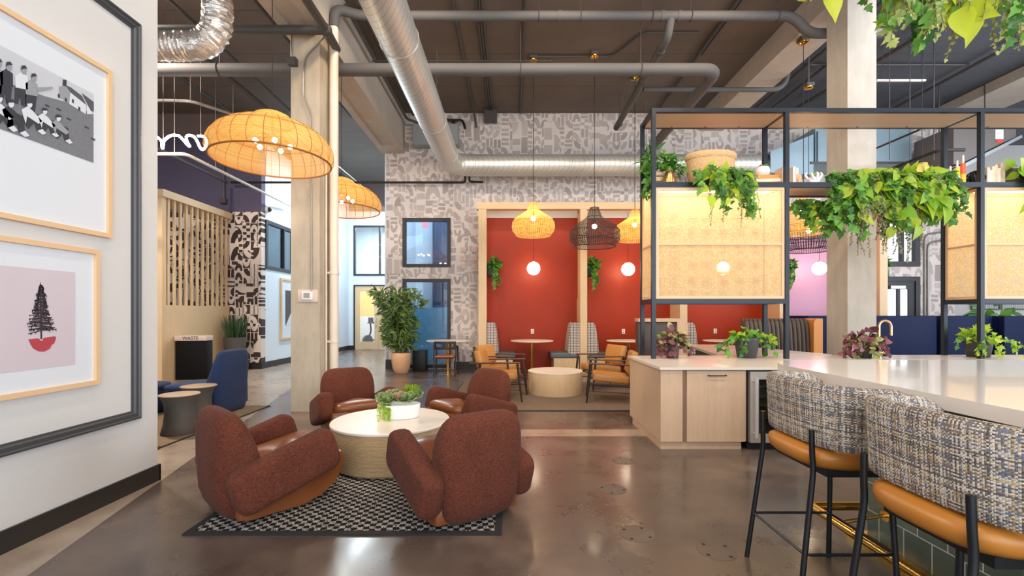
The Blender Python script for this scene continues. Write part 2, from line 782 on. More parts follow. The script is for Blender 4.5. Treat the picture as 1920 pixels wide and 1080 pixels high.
def make_rope():
    m, b = begin('wound rope')
    _, x, y, z = coords()
    n = noise(70, 3, 0.6, (0.35, 0.35, 3.0))
    zz = (z * 92.0 + (noise(7, 2) - 0.5) * 0.8).fract()
    w = (zz - 0.5).abs() * 2.0
    setc(b, mixc(n * 0.7 + w.inv() * 0.35, srgb(140, 108, 72), srgb(216, 184, 140)))
    setf(b, 'Roughness', 0.85)
    bump(b, w.inv(), 0.005, 0.9)
    return m


def make_fabric(name, a, c, scale=165.0):
    m, b = begin(name)
    n1 = noise(scale, 2, 0.7, (1.0, 1.0, 0.35))
    n2 = noise(scale * 0.9, 2, 0.7, (0.3, 0.3, 1.3))
    n3 = noise(5, 3)
    k = n1 * 0.9 + n2 * 1.15 + n3 * 0.3 - 0.70
    setc(b, mixc(k, a, c))
    setf(b, 'Roughness', 0.95)
    setf(b, 'Specular IOR Level', 0.15)
    setf(b, 'Sheen Weight', 0.04)
    bump(b, n1 + n2, 0.004, 0.6)
    return m


def make_concrete(name, a, c, axis=None):
    m, b = begin(name)
    k = noise(1.3, 6, 0.62) * 0.6 + noise(9, 4, 0.6, (1, 1, 0.25)) * 0.45 - 0.03
    pits = noise(55, 2, 0.5) > 0.72
    setc(b, mixc(pits * 0.35, mixc(k, a, c), tuple(v * 0.5 for v in a[:3]) + (1,)))
    setf(b, 'Roughness', 0.8)
    bump(b, k - pits * 0.2, 0.01, 0.2)
    return m


def make_duct():
    m, b = begin('galvanised spiral duct')
    _, x, y, z = coords()
    sd = (((y + x * 0.999) * 8.0 + z * 0.9).fract() < 0.10)
    setc(b, mixc(sd * 0.45, mixc(noise(3, 3, 0.6), srgb(196, 194, 188), srgb(222, 220, 214)), srgb(120, 118, 114)))
    setf(b, 'Metallic', 0.5)
    setf(b, 'Roughness', noise(6, 3) * 0.12 + 0.3)
    s = ((y + x * 0.999) * 8.0 + z * 0.9)
    k = (s.fract() < 0.08)
    bump(b, k, 0.01, 0.9)
    return m


def make_ceiling():
    m, b = begin('painted deck')
    _, x, y, z = coords()
    joint = ((y / 1.35).fract() < 0.012)
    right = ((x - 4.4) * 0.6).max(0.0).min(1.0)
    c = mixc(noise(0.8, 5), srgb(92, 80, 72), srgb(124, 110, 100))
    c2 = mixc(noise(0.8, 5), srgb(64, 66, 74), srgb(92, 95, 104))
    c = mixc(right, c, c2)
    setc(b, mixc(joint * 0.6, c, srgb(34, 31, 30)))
    setf(b, 'Roughness', 0.75)
    return m


M_floor = make_floor()
M_ceil = make_ceiling()
M_white = simple('white wall paint', srgb(213, 211, 209), 0.6, var=0.015)
M_coolwhite = simple('cool white wall paint', srgb(220, 228, 236), 0.6)
M_ink = simple('dark indigo paint', srgb(84, 78, 104), 0.7, var=0.08)
M_mauve = simple('grey brown paint', srgb(126, 110, 108), 0.7, var=0.08)
M_red = simple('brick red satin paint', srgb(156, 46, 12), 0.46, var=0.05, vs=2.0, spec=0.3)
M_red_daylit = simple('daylit red satin paint', srgb(186, 132, 166), 0.4, var=0.05, vs=2.0)  # daylight tint put into the colour; the wall itself is the same red
M_base = simple('black base trim', srgb(44, 40, 38), 0.45)
M_trim = simple('charcoal moulding', srgb(72, 74, 78), 0.4)
M_frame = simple('black window frame', srgb(40, 40, 44), 0.4)
M_black = simple('black steel', srgb(38, 36, 36), 0.4, 0.3)
M_steel = simple('dark blue black steel', srgb(46, 52, 60), 0.35, 0.55)
M_stoolsteel = simple('black powder coat', srgb(22, 24, 30), 0.35, 0.2)
M_pipe = simple('grey pipe paint', srgb(92, 90, 90), 0.7, var=0.06)
M_pipedark = simple('dark pipe paint', srgb(74, 70, 68), 0.5, var=0.06)
M_pipewhite = simple('white pipe paint', srgb(226, 212, 196), 0.5, var=0.05)
M_conduit = simple('galvanised conduit', srgb(150, 146, 142), 0.4, 0.6)
M_duct = make_duct()
M_foil = simple('crinkled foil', srgb(222, 216, 210), 0.25, 0.75, var=0.12, vs=40, bmp=0.9)
M_sheet = simple('sheet metal', srgb(158, 164, 168), 0.45, 0.55, var=0.05)
M_sheetblue = simple('blue grey sheet metal', srgb(140, 164, 178), 0.45, 0.3, var=0.05)
M_unit = simple('taupe unit casing', srgb(112, 104, 102), 0.5, 0.2, var=0.05)
M_conc = make_concrete('board formed concrete', srgb(136, 120, 98), srgb(220, 206, 186))
M_conc2 = make_concrete('pale concrete', srgb(156, 146, 132), srgb(230, 224, 214))
M_beam = make_concrete('beam concrete', srgb(168, 152, 136), srgb(214, 204, 192))
M_wallpaper = wallpaper('brushed shapes wallpaper', srgb(236, 227, 223), srgb(220, 209, 205), srgb(164, 151, 147), srgb(212, 201, 196), 0.215, 0.74)
M_inkpaper = wallpaper('ink shapes wallpaper', srgb(228, 214, 206), srgb(216, 200, 192), srgb(48, 36, 34), srgb(70, 54, 50), 0.21, 0.76, (0.3, 0.2), 0.012, 0.42)
M_oak = wood('pale oak', srgb(206, 172, 128), srgb(234, 206, 166), 'z')
M_oakx = wood('pale oak lengthwise', srgb(206, 172, 128), srgb(234, 206, 166), 'x')
M_frameoak = simple('blond frame wood', srgb(226, 190, 148), 0.45, var=0.06, vs=30)
M_cab = wood('rift oak veneer', srgb(192, 158, 128), srgb(226, 194, 164), 'z', 0.5, 110)
M_cabgap = simple('shadow gap strip', srgb(140, 112, 90), 0.6)
M_amber = wood('amber wood', srgb(190, 118, 50), srgb(222, 152, 74), 'z')
M_quartz = simple('white quartz', srgb(232, 226, 220), 0.12, var=0.025, vs=5, coat=0.3)
M_quartz2 = simple('warm white quartz', srgb(226, 214, 202), 0.2, var=0.02, vs=5)
M_tiles = make_tiles()
M_brass = simple('polished brass', srgb(226, 172, 84), 0.16, 1.0, var=0.08)
M_rose = simple('rose brass', srgb(226, 174, 130), 0.2, 1.0)
M_stainless = simple('brushed stainless', srgb(214, 206, 198), 0.36, 0.6)
M_dark = simple('near black', srgb(24, 22, 22), 0.5)
M_darkglass = glass('fridge glass', (0.55, 0.6, 0.6, 1), 0.02, 0.12)
M_glass = glass('window glass', (0.80, 0.92, 0.98, 1), 0.0, 0.08)
M_rust = make_fabric('rust tweed', srgb(46, 24, 19), srgb(128, 70, 52))
M_leather = simple('cognac leather', srgb(122, 68, 34), 0.30, var=0.14, vs=8)
M_tan = simple('tan leather', srgb(192, 132, 66), 0.42, var=0.08, vs=7)
M_seat = simple('honey leather', srgb(182, 118, 46), 0.38, var=0.08, vs=7)
M_orangeleather = simple('orange brown leather', srgb(186, 102, 52), 0.4)
M_ebony = simple('ebonised wood', srgb(40, 30, 28), 0.38, var=0.1, vs=30)
M_walnut = simple('walnut wood', srgb(92, 62, 48), 0.4, var=0.15, vs=30)
M_tweed = make_tweed()
M_plaid = make_plaid()
M_rug = make_rug()
M_rugedge = simple('rug binding', srgb(36, 34, 34), 0.9)
M_rug2 = simple('grey brown carpet', srgb(122, 104, 90), 0.95, var=0.35, vs=60, spec=0.1)
M_rug3 = simple('speckled carpet', srgb(134, 114, 94), 0.95, var=0.5, vs=120, spec=0.1)
M_rope = make_rope()
M_tabletop = simple('cream table top', srgb(240, 228, 214), 0.3, var=0.015)
M_bowl = simple('white ceramic', srgb(240, 238, 238), 0.3)
M_navy = simple('blue wool', srgb(38, 54, 90), 0.85, var=0.12, vs=30, spec=0.2, sheen=0.1)
M_navydark = simple('navy velvet', srgb(12, 26, 62), 0.6, var=0.15, vs=14, spec=0.15)
M_conctable = simple('dark cast concrete', srgb(84, 78, 74), 0.7, var=0.1, vs=9)
M_conctop = simple('taupe table top', srgb(170, 148, 128), 0.5, var=0.08)
M_greyleather = simple('slate upholstery', srgb(96, 102, 110), 0.5, var=0.05)
M_brownleather = simple('umber leather', srgb(74, 62, 56), 0.42, var=0.08)
M_terra = simple('terracotta', srgb(206, 160, 124), 0.7, var=0.16, vs=9)
M_pot = simple('charcoal pot', srgb(64, 62, 64), 0.6, var=0.1)
M_soil = simple('soil', srgb(50, 40, 32), 0.95, var=0.3, vs=60)
M_stem = simple('green brown stem', srgb(122, 116, 62), 0.6, var=0.2, vs=20)
M_vine = simple('brown vine', srgb(124, 96, 62), 0.7)
M_l_bamboo = leafmat('bamboo leaf', srgb(36, 66, 26), srgb(112, 140, 66))
M_l_grass = leafmat('grass blade', srgb(28, 58, 38), srgb(84, 112, 72), 0.2)
M_l_ivy = leafmat('ivy leaf', srgb(36, 96, 36), srgb(120, 178, 66))
M_l_lime = leafmat('lime leaf', srgb(128, 182, 34), srgb(204, 220, 66), 0.45)
M_l_acid = leafmat('yellow green leaf', srgb(186, 206, 34), srgb(226, 232, 84), 0.5)
M_l_olive = leafmat('olive trailing leaf', srgb(118, 138, 62), srgb(190, 200, 120), 0.3)
M_l_grey = leafmat('grey trailing leaf', srgb(112, 108, 86), srgb(158, 154, 122), 0.2)
M_l_purple = leafmat('purple leaf', srgb(72, 34, 46), srgb(158, 94, 102), 0.25)
M_l_sage = leafmat('sage succulent', srgb(120, 152, 90), srgb(198, 214, 150), 0.15)
M_l_pink = leafmat('pink succulent', srgb(206, 168, 134), srgb(232, 206, 172), 0.15)
M_rattan = woven('golden rattan dome', srgb(208, 152, 72), srgb(238, 196, 116), 0, 84, 0.0, 0.54, 0.42)
M_rib = simple('rattan rib', srgb(150, 92, 34), 0.6)
M_rattan2 = woven('pale rattan net', srgb(212, 168, 80), srgb(238, 206, 126), 60, 26, 0.30, 0.36, 0.5)
M_rattanblk = woven('black rattan net', srgb(30, 26, 26), srgb(56, 48, 48), 70, 30, 0.27, 0.28, 0.12)
M_ringnat = simple('rattan ring', srgb(212, 160, 82), 0.6)
M_ringblk = simple('black rattan ring', srgb(28, 25, 25), 0.6)
M_cane = woven('cane webbing', srgb(236, 204, 146), srgb(250, 230, 186), 84, 62, 0.52, 0.52, 0.5)
M_caneframe = simple('cane frame wood', srgb(222, 182, 144), 0.5, var=0.05, vs=20)
M_basket = simple('seagrass', srgb(206, 168, 122), 0.85, var=0.3, vs=40, bmp=0.9)
M_bulb = emit('warm bulb', (1.0, 0.80, 0.52, 1), 130.0)
M_globe = emit('opal globe', (1.0, 0.78, 0.55, 1), 13.0)
M_neon = emit('white neon', (1.0, 0.86, 0.76, 1), 34.0)
M_led2 = emit('soffit strip', (1.0, 0.84, 0.66, 1), 9.0)
M_clear = glass('clear glass', (0.97, 0.99, 1.0, 1), 0.0, 0.04)
M_led = emit('warm strip', (1.0, 0.84, 0.64, 1), 36.0)
M_tube = emit('cool tube', (0.92, 0.97, 1.0, 1), 5.0)
M_exit_reflection = emit('red sign reflection', (1.0, 0.25, 0.3, 1), 0.9)
M_cord = simple('black cord', srgb(30, 28, 28), 0.6)
M_wire = simple('steel wire', srgb(150, 140, 134), 0.4, 0.5)
M_plate = simple('white plastic', srgb(232, 230, 226), 0.4)
M_plate2 = simple('grey plastic', srgb(156, 150, 144), 0.5)
M_tanplate = simple('pinkish plate', srgb(214, 192, 180), 0.6)
M_redlabel = simple('red label', srgb(226, 56, 40), 0.5)
M_paper = simple('white mat board', srgb(218, 223, 230), 0.35)
M_lilac = simple('lilac print', srgb(206, 194, 202), 0.4, var=0.03, vs=2)
M_carmine = simple('carmine ink', srgb(178, 66, 76), 0.5)
M_inkgrey = simple('ink', srgb(44, 38, 46), 0.6)
M_g = [simple('photo grey %s' % n, srgb(v, v + 3, v + 10), 0.4, var=q, vs=45) for n, v, q in
       (('sky', 196, 0.02), ('field', 118, 0.16), ('dark', 58, 0.15), ('light', 214, 0.06), ('mid', 150, 0.12), ('roof', 84, 0.12))]
M_book = [simple('book cloth %d' % i, srgb(*c), 0.7, var=0.06, vs=20) for i, c in enumerate(
    [(236, 214, 192), (226, 190, 164), (240, 230, 216), (206, 168, 130), (232, 204, 176), (216, 150, 80)])]
M_peach = simple('peach glaze', srgb(230, 164, 124), 0.5)
M_coral = simple('coral wax', srgb(236, 106, 74), 0.5)
M_yellow = simple('yellow wax', srgb(244, 202, 70), 0.5)
M_palewax = simple('pale wax', srgb(232, 228, 216), 0.5)
M_shelfwood = wood('shelf plywood', srgb(206, 170, 134), srgb(228, 196, 162), 'x', 0.4, 40)
M_outlet = simple('outlet white', srgb(236, 228, 222), 0.4)
M_gymwood = simple('gym wood wall', srgb(236, 190, 116), 0.5, var=0.15, vs=3)
M_panelbrown = simple('slate brown panel', srgb(44, 62, 92), 0.5, var=0.3, vs=2)
M_bluepanel = simple('frosted blue panel', srgb(120, 166, 190), 0.4)


# ------------------------------------------------------------------ room shell
def wall_xz(mb, x0, x1, z0, z1, y0, y1, ops=()):
    xs = sorted({x0, x1, *[o[0] for o in ops], *[o[1] for o in ops]})
    zs = sorted({z0, z1, *[o[2] for o in ops], *[o[3] for o in ops]})
    for a, b_ in zip(xs, xs[1:]):
        for c, d in zip(zs, zs[1:]):
            mx, mz = (a + b_) / 2, (c + d) / 2
            if not any(o[0] < mx < o[1] and o[2] < mz < o[3] for o in ops):
                mb.box(a, b_, y0, y1, c, d)


def wall_yz(mb, y0, y1, z0, z1, x0, x1, ops=()):
    ys = sorted({y0, y1, *[o[0] for o in ops], *[o[1] for o in ops]})
    zs = sorted({z0, z1, *[o[2] for o in ops], *[o[3] for o in ops]})
    for a, b_ in zip(ys, ys[1:]):
        for c, d in zip(zs, zs[1:]):
            my, mz = (a + b_) / 2, (c + d) / 2
            if not any(o[0] < my < o[1] and o[2] < mz < o[3] for o in ops):
                mb.box(x0, x1, a, b_, c, d)


CEIL = 6.92
YB = 12.26                                   # papered back wall
WX = -6.8                                    # white corridor wall
YF = 18.9                                    # far wall with the double door
LX = -3.19                                   # white wall with the pictures

mb = MB(); mb.box(-12.5, 19, -4, 24.5, -0.2, 0)
struct(mb.build('floor', M_floor, smooth=0))
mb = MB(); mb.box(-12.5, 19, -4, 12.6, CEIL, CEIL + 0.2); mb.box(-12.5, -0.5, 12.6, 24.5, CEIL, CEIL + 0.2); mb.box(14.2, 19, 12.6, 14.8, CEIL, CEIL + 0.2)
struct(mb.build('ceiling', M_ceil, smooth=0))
mb = MB(); mb.box(LX - 0.26, LX, -4, 4.08, 0, 5.82)
struct(mb.build('wall_left', M_white, smooth=0))

W1 = (-2.957, -1.659, 2.755, 4.08)
W2 = (-2.957, -1.659, 0.03, 2.44)
W3 = (9.6, 11.02, 2.77, 4.10)
W4 = (9.6, 11.02, 0.0, 2.50)
mb = MB(); wall_xz(mb, -3.40, 11.98, 0, CEIL, YB, YB + 0.25, (W1, W2, W3, W4))
struct(mb.build('wall_back', M_wallpaper, smooth=0))
mb = MB(); mb.box(-3.44, -3.40, YB, YF, 0, CEIL)
struct(mb.build('wall_corridor_right', M_coolwhite, smooth=0))
mb = MB(); wall_xz(mb, 14.25, 19.0, 0, CEIL, 14.6, 14.8)
struct(mb.build('wall_back_right', M_white, smooth=0))
mb = MB(); mb.box(-12.3, WX, 12.3, 12.5, 0, 4.26)
struct(mb.build('wall_lounge', M_inkpaper, smooth=0))
mb = MB(); mb.box(-12.3, WX, 12.3, 12.5, 4.26, 6.3)
struct(mb.build('wall_lounge_upper', M_ink, smooth=0))
mb = MB(); mb.box(-12.3, WX, 12.3, 12.5, 6.3, CEIL)
struct(mb.build('wall_lounge_top', M_mauve, smooth=0))
mb = MB(); mb.box(-12.5, -12.3, -4, 12.5, 0, CEIL)
struct(mb.build('wall_lounge_left', M_white, smooth=0))
WW = (12.5, 15.2, 2.73, 4.10)
mb = MB(); wall_yz(mb, 12.5, YF, 0, 6.2, WX - 0.2, WX, (WW,))
struct(mb.build('wall_corridor_left', M_coolwhite, smooth=0))
FW = (-6.60, -4.42, 3.08, 5.17)
FD = (-6.60, -4.50, 0.0, 2.70)
mb = MB(); wall_xz(mb, -7.0, -3.40, 0, 5.75, YF, YF + 0.2, (FW, FD))
struct(mb.build('wall_far', M_coolwhite, smooth=0))
mb = MB(); mb.box(-7.0, -3.40, YF, YF + 0.2, 5.75, CEIL); mb.box(-7.0, WX, 12.5, YF, 6.2, CEIL)
struct(mb.build('wall_far_upper', M_mauve, smooth=0))
# rooms behind the glazing
mb = MB(); mb.box(-8.5, -2.5, 24.0, 24.2, 1.35, 2.9)
struct(mb.build('wall_gym', M_gymwood, smooth=0))
mb = MB(); mb.box(-8.5, -2.5, 24.0, 24.2, 2.9, CEIL); mb.box(-8.5, -2.5, 24.0, 24.2, 0, 1.35); mb.box(-8.6, -8.5, YF, 24.2, 0, CEIL); mb.box(-2.6, -2.5, YF, 24.2, 0, CEIL)
struct(mb.build('wall_gym_white', M_white, smooth=0))
mb = MB(); mb.box(-3.4, -0.6, 16.0, 16.2, 0, CEIL); mb.box(-0.7, -0.6, YB + 0.25, 16.2, 0, CEIL)
struct(mb.build('wall_office', M_coolwhite, smooth=0))
mb = MB(); mb.box(-2.70, -0.72, 15.4, 15.9, 1.72, 5.2)
struct(mb.build('wall_office_panel', M_panelbrown, smooth=0))
mb = MB(); mb.box(-3.38, -0.72, 15.2, 15.38, 0, 1.70)
struct(mb.build('wall_office_lower', M_bluepanel, smooth=0))
mb = MB(); mb.box(-9.2, -9.1, 12.5, 17, 0, CEIL); mb.box(-9.2, WX - 0.2, 17, 17.1, 0, CEIL)
struct(mb.build('wall_side_office', simple('dim room paint', srgb(74, 80, 86), 0.6), smooth=0))
# booths: red paint on the back wall between the posts
YBF = 11.4
POSTS = [(-0.845, -0.644), (1.717, 1.891), (4.225, 4.41), (6.73, 6.92), (9.25, 9.45)]
for i, (m_, nm) in enumerate(((M_red, 'wall_booth'), (M_red, 'wall_booth'), (M_red, 'wall_booth'), (M_red_daylit, 'wall_booth'))):
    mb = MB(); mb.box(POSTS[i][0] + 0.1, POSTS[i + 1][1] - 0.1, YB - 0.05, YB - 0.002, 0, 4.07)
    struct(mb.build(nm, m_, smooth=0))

# concrete frame
mb = MB(); mb.box(-3.38, -2.94, 6.93, 7.38, 0, 5.83)
cl = struct(mb.build('column', M_conc, smooth=0))
mb = MB(); mb.box(5.13, 5.57, 6.93, 7.39, 0, 6.44)
struct(mb.build('column', M_conc2, smooth=0))
mb = MB()
mb.box(-3.52, -2.9, -4, YB, 5.87, CEIL)
mb.box(-3.52, -3.37, -4, YB, 5.83, 5.87); mb.box(-3.05, -2.9, -4, YB, 5.83, 5.87)
for y0, y1 in ((-4, -3.6), (6.9, 7.4), (11.7, YB)):
    mb.box(-3.37, -3.05, y0, y1, 5.83, 5.87)
struct(mb.build('ceiling_beam', M_beam, smooth=0))
mb = MB(); mb.box(5.07, 5.70, -4, YB, 6.44, CEIL)
struct(mb.build('ceiling_beam', M_beam, smooth=0))
mb = MB(); mb.box(11.2, 12.4, -4, YB, 6.68, CEIL)
struct(mb.build('ceiling_beam', M_beam, smooth=0))

# base trims and mouldings
mb = MB(); mb.box(LX, LX + 0.018, -4, 4.09, 0, 0.144); mb.box(LX - 0.27, LX + 0.018, 4.08, 4.098, 0, 0.144)
struct(mb.build('baseboard_left', M_base, smooth=0))
mb = MB(); mb.box(-3.415, W2[0] - 0.09, YB - 0.02, YB, 0, 0.26); mb.box(W2[1] + 0.09, POSTS[0][0], YB - 0.02, YB, 0, 0.2)
struct(mb.build('baseboard_back', M_base, smooth=0))
mb = MB(); mb.box(-12.3, WX + 0.02, 12.28, 12.3, 0, 0.17)
struct(mb.build('baseboard_lounge', M_base, smooth=0))
mb = MB(); mb.box(WX, WX + 0.02, 12.3, YF, 0, 0.17)
struct(mb.build('baseboard_corridor', M_base, smooth=0))
mb = MB(); mb.box(WX, FD[0], YF - 0.02, YF, 0, 0.17)
struct(mb.build('baseboard_far', M_base, smooth=0))


def moulding(name, y0, y1, z0, z1, w):
    """stepped picture moulding on the left wall, mitred at the corners"""
    mb = MB()
    prof = [(0.0, 0.0), (0.030, 0.0), (0.034, 0.014), (0.022, 0.022), (0.026, 0.05), (0.012, 0.06), (0.012, w), (0.0, w)]
    rings = []
    for (a, b_), (sy, sz) in zip(((y0, z0), (y1, z0), (y1, z1), (y0, z1)), ((1, 1), (-1, 1), (-1, -1), (1, -1))):
        rings.append([Vector((LX + h, a + sy * t, b_ + sz * t)) for h, t in prof])
    n = len(prof)
    v = [p for r_ in rings for p in r_]
    f = []
    for i in range(4):
        i2 = (i + 1) % 4
        for k in range(n - 1):
            f.append((i * n + k, i * n + k + 1, i2 * n + k + 1, i2 * n + k))
    mb.add(v, f)
    return struct(mb.build(name, M_trim, smooth=20))


moulding('trim_1', 1.1, 3.868, 0.609, 3.962, 0.075)


# windows and doors
def window(name, x0, x1, z0, z1, y, mull=(), fr=0.09, depth=0.12, rails=(), m=None, axis='x', gm=None):
    def bx(mb_, a, b_, c, d, e0=0.0, e1=depth):
        if axis == 'x':
            mb_.box(a, b_, y + e0, y + e1, c, d)
        else:
            mb_.box(y - e1, y - e0, a, b_, c, d)
    mb = MB()
    bx(mb, x0, x0 + fr, z0, z1); bx(mb, x1 - fr, x1, z0, z1)
    bx(mb, x0 + fr, x1 - fr, z1 - fr, z1); bx(mb, x0 + fr, x1 - fr, z0, z0 + fr)
    o = struct(mb.build(name, m or M_frame, smooth=0))
    for q in mull:
        mm = MB(); bx(mm, q - 0.03, q + 0.03, z0 + fr, z1 - fr)
        mm.build('mullion', m or M_frame, o, smooth=0)
    for q in rails:
        mm = MB(); bx(mm, x0 + fr, x1 - fr, q - 0.03, q + 0.03)
        mm.build('glazing_bar', m or M_frame, o, smooth=0)
    g = MB(); bx(g, x0 + fr, x1 - fr, z0 + fr, z1 - fr, depth * 0.45, depth * 0.5)
    g.build('glass_pane', gm or M_glass, o, smooth=0)
    return o


window('window_1', W1[0], W1[1], W1[2], W1[3], YB - 0.03)
window('window_2', W2[0], W2[1], W2[2], W2[3], YB - 0.03)
window('window_3', W3[0], W3[1], W3[2], W3[3], YB - 0.03, fr=0.14, mull=(10.55,), gm=M_clear)
window('window_4', WW[0], WW[1], WW[2], WW[3], WX + 0.03, mull=(13.5,), axis='y', fr=0.1)
window('window_5', FW[0], FW[1], FW[2], FW[3], YF - 0.03, mull=(-5.51,), fr=0.07)

# glazed exit door on the back wall
mb = MB()
mb.box(W4[0], W4[0] + 0.12, YB - 0.03, YB + 0.1, 0, W4[3]); mb.box(W4[1] - 0.12, W4[1], YB - 0.03, YB + 0.1, 0, W4[3])
mb.box(W4[0] + 0.12, W4[1] - 0.12, YB - 0.03, YB + 0.1, W4[3] - 0.12, W4[3])
dr = struct(mb.build('door_1', M_frame, smooth=0))
mb = MB()
mb.box(9.72, 9.92, YB, YB + 0.06, 0, 2.38); mb.box(10.74, 10.9, YB, YB + 0.06, 0, 2.38)
mb.box(9.92, 10.74, YB, YB + 0.06, 2.16, 2.38); mb.box(9.92, 10.74, YB, YB + 0.06, 0, 0.3)
mb.build('door_leaf', M_frame, dr, smooth=0)
mb = MB(); mb.box(10.42, 10.5, YB, YB + 0.05, 0.3, 2.16); mb.build('mullion', M_frame, dr, smooth=0)
mb = MB(); mb.box(9.92, 10.74, YB + 0.02, YB + 0.03, 0.3, 2.16); mb.build('glass_pane', M_clear, dr, smooth=0)
mb = MB(); mb.box(10.2, 10.6, YB - 0.06, YB, 2.17, 2.25); mb.build('door_closer', M_stainless, dr, smooth=0)

# far wooden double door
mb = MB()
mb.box(FD[0], FD[0] + 0.05, YF - 0.03, YF + 0.1, 0, FD[3]); mb.box(FD[1] - 0.05, FD[1], YF - 0.03, YF + 0.1, 0, FD[3])
mb.box(FD[0] + 0.05, FD[1] - 0.05, YF - 0.03, YF + 0.1, FD[3] - 0.06, FD[3])
dd = struct(mb.build('door_2', M_frame, smooth=0))
for a, b_, hx in ((-6.54, -5.56, -5.66), (-5.54, -4.56, -5.44)):
    mb = MB()
    mb.box(a, a + 0.18, YF, YF + 0.05, 0.01, 2.63); mb.box(b_ - 0.18, b_, YF, YF + 0.05, 0.01, 2.63)
    mb.box(a + 0.18, b_ - 0.18, YF, YF + 0.05, 2.42, 2.63); mb.box(a + 0.18, b_ - 0.18, YF, YF + 0.05, 0.01, 0.33)
    lf = mb.build('door_leaf', M_oak, dd, smooth=0)
    mb = MB(); mb.box(a + 0.18, b_ - 0.18, YF + 0.02, YF + 0.03, 0.33, 2.42); mb.build('glass_pane', M_clear, lf, smooth=0)
    mb = MB(); mb.tube([(hx, YF, 0.95), (hx, YF - 0.06, 0.95), (hx, YF - 0.06, 1.3), (hx, YF, 1.3)], 0.015, 8, 0.03)
    mb.build('door_handle', M_stainless, lf)
# ------------------------------------------------------------------ rust armchairs round the rope table
def superring(cx, cy, z, hx, hy, n=4.0, seg=28, sh=0.0):
    out = []
    for i in range(seg):
        t = 2 * PI * i / seg
        c, s = math.cos(t), math.sin(t)
        out.append(Vector((cx + hx * math.copysign(abs(c) ** (2 / n), c), cy + hy * math.copysign(abs(s) ** (2 / n), s), z + sh * math.copysign(abs(c) ** (2 / n), c))))
    return out


def make_armchair(name, label, group):
    t = thing(name, label, 'armchair', group=group)
    # leather hull: rocker profile, rounded front, carried from the heel of the back
    prof = [(-0.36, 0.03), (-0.30, 0.012), (0.10, 0.012), (0.24, 0.05), (0.35, 0.12), (0.415, 0.22), (0.43, 0.31), (0.40, 0.36),
            (0.30, 0.36), (0.0, 0.31), (-0.30, 0.26), (-0.38, 0.16)]
    mb = MB()
    rings = []
    for y, k in ((-0.335, 0.96), (-0.325, 0.985), (-0.30, 1.0), (0.30, 1.0), (0.325, 0.985), (0.335, 0.96)):
        rings.append([Vector((0.0 + (x - 0.0) * k, y, 0.19 + (z - 0.19) * k)) for x, z in prof])
    mb.loft(rings)
    mb.build('base', M_leather, t, 50)
    # seat cushion with a soft crown
    mb = MB()
    rings = []
    for z, h, y in ((0.27, 0.30, 0.28), (0.29, 0.33, 0.305), (0.34, 0.345, 0.315), (0.385, 0.335, 0.31), (0.41, 0.30, 0.28), (0.42, 0.2, 0.19), (0.423, 0.06, 0.06)):
        rings.append(superring(0.07, 0, z, h, y, 5.0, 36, 0.045))
    mb.loft(rings)
    mb.build('seat_cushion', M_leather, t, 60)
    # tall back, waisted, widest at shoulder height, down to the floor
    mb = MB()
    rings = []
    for z, w, th, xo in ((0.004, 0.18, 0.055, -0.30), (0.015, 0.225, 0.09, -0.302), (0.05, 0.27, 0.12, -0.31), (0.10, 0.295, 0.14, -0.32), (0.18, 0.31, 0.16, -0.325),
                         (0.30, 0.315, 0.17, -0.325), (0.42, 0.328, 0.165, -0.335), (0.52, 0.335, 0.15, -0.35), (0.60, 0.330, 0.132, -0.365), (0.67, 0.315, 0.112, -0.38),
                         (0.725, 0.29, 0.09, -0.39), (0.757, 0.26, 0.068, -0.395), (0.777, 0.215, 0.044, -0.398), (0.785, 0.15, 0.02, -0.398)):
        rings.append(superring(xo, 0, z, th, w, 3.4, 40))
    mb.loft(rings)
    mb.build('backrest', M_rust, t, 70)
    for s in (-1, 1):
        mb = MB()
        # pill-shaped bolster: side profile x-z extruded across y with soft edges
        out = []
        hl, hh, rr = 0.385, 0.165, 0.085
        for (qx, qz, a0) in ((hl - rr, hh - rr, 0), (-hl + rr, hh - rr, 90), (-hl + rr, -hh + rr, 180), (hl - rr, -hh + rr, 270)):
            for k in range(7):
                a = R(a0 + 15 * k)
                out.append((qx + rr * math.cos(a), qz + rr * math.sin(a)))
        rings = []
        for y, k in ((-0.088, 0.80), (-0.083, 0.89), (-0.070, 0.955), (-0.042, 0.99), (0, 1.0), (0.042, 0.99), (0.070, 0.955), (0.083, 0.89), (0.088, 0.80)):
            ins = (1 - k) * 0.30
            rings.append([Vector((x * (1 - ins / hl), y, z * (1 - ins / hh))) for x, z in out])
        M = Matrix.Translation((-0.052, s * 0.376, 0.335)) @ Euler((0, R(-17), 0)).to_matrix().to_4x4()
        mb.loft(rings, M=M)
        mb.build('armrest', M_rust, t, 70)
    return t


GA = 'rust armchairs round the rope table'
ac = make_armchair('armchair', 'rust tweed armchair nearest the white picture wall, its side and back to the viewer', GA)
ac.location = (-1.91, 3.65, 0.014); ac.rotation_euler = (0, 0, R(48))
dup(ac, (-0.44, 3.57, 0.014), R(124), 'rust tweed armchair with its broad back to the viewer by the open floor', GA)
dup(ac, (-1.97, 5.66, 0.0), R(-58), 'rust tweed armchair beside the concrete column, its leather seat facing the rope table', GA)
dup(ac, (-0.55, 5.60, 0.0), R(-136), 'rust tweed armchair in front of the tan lounge chairs, facing the rope table', GA)

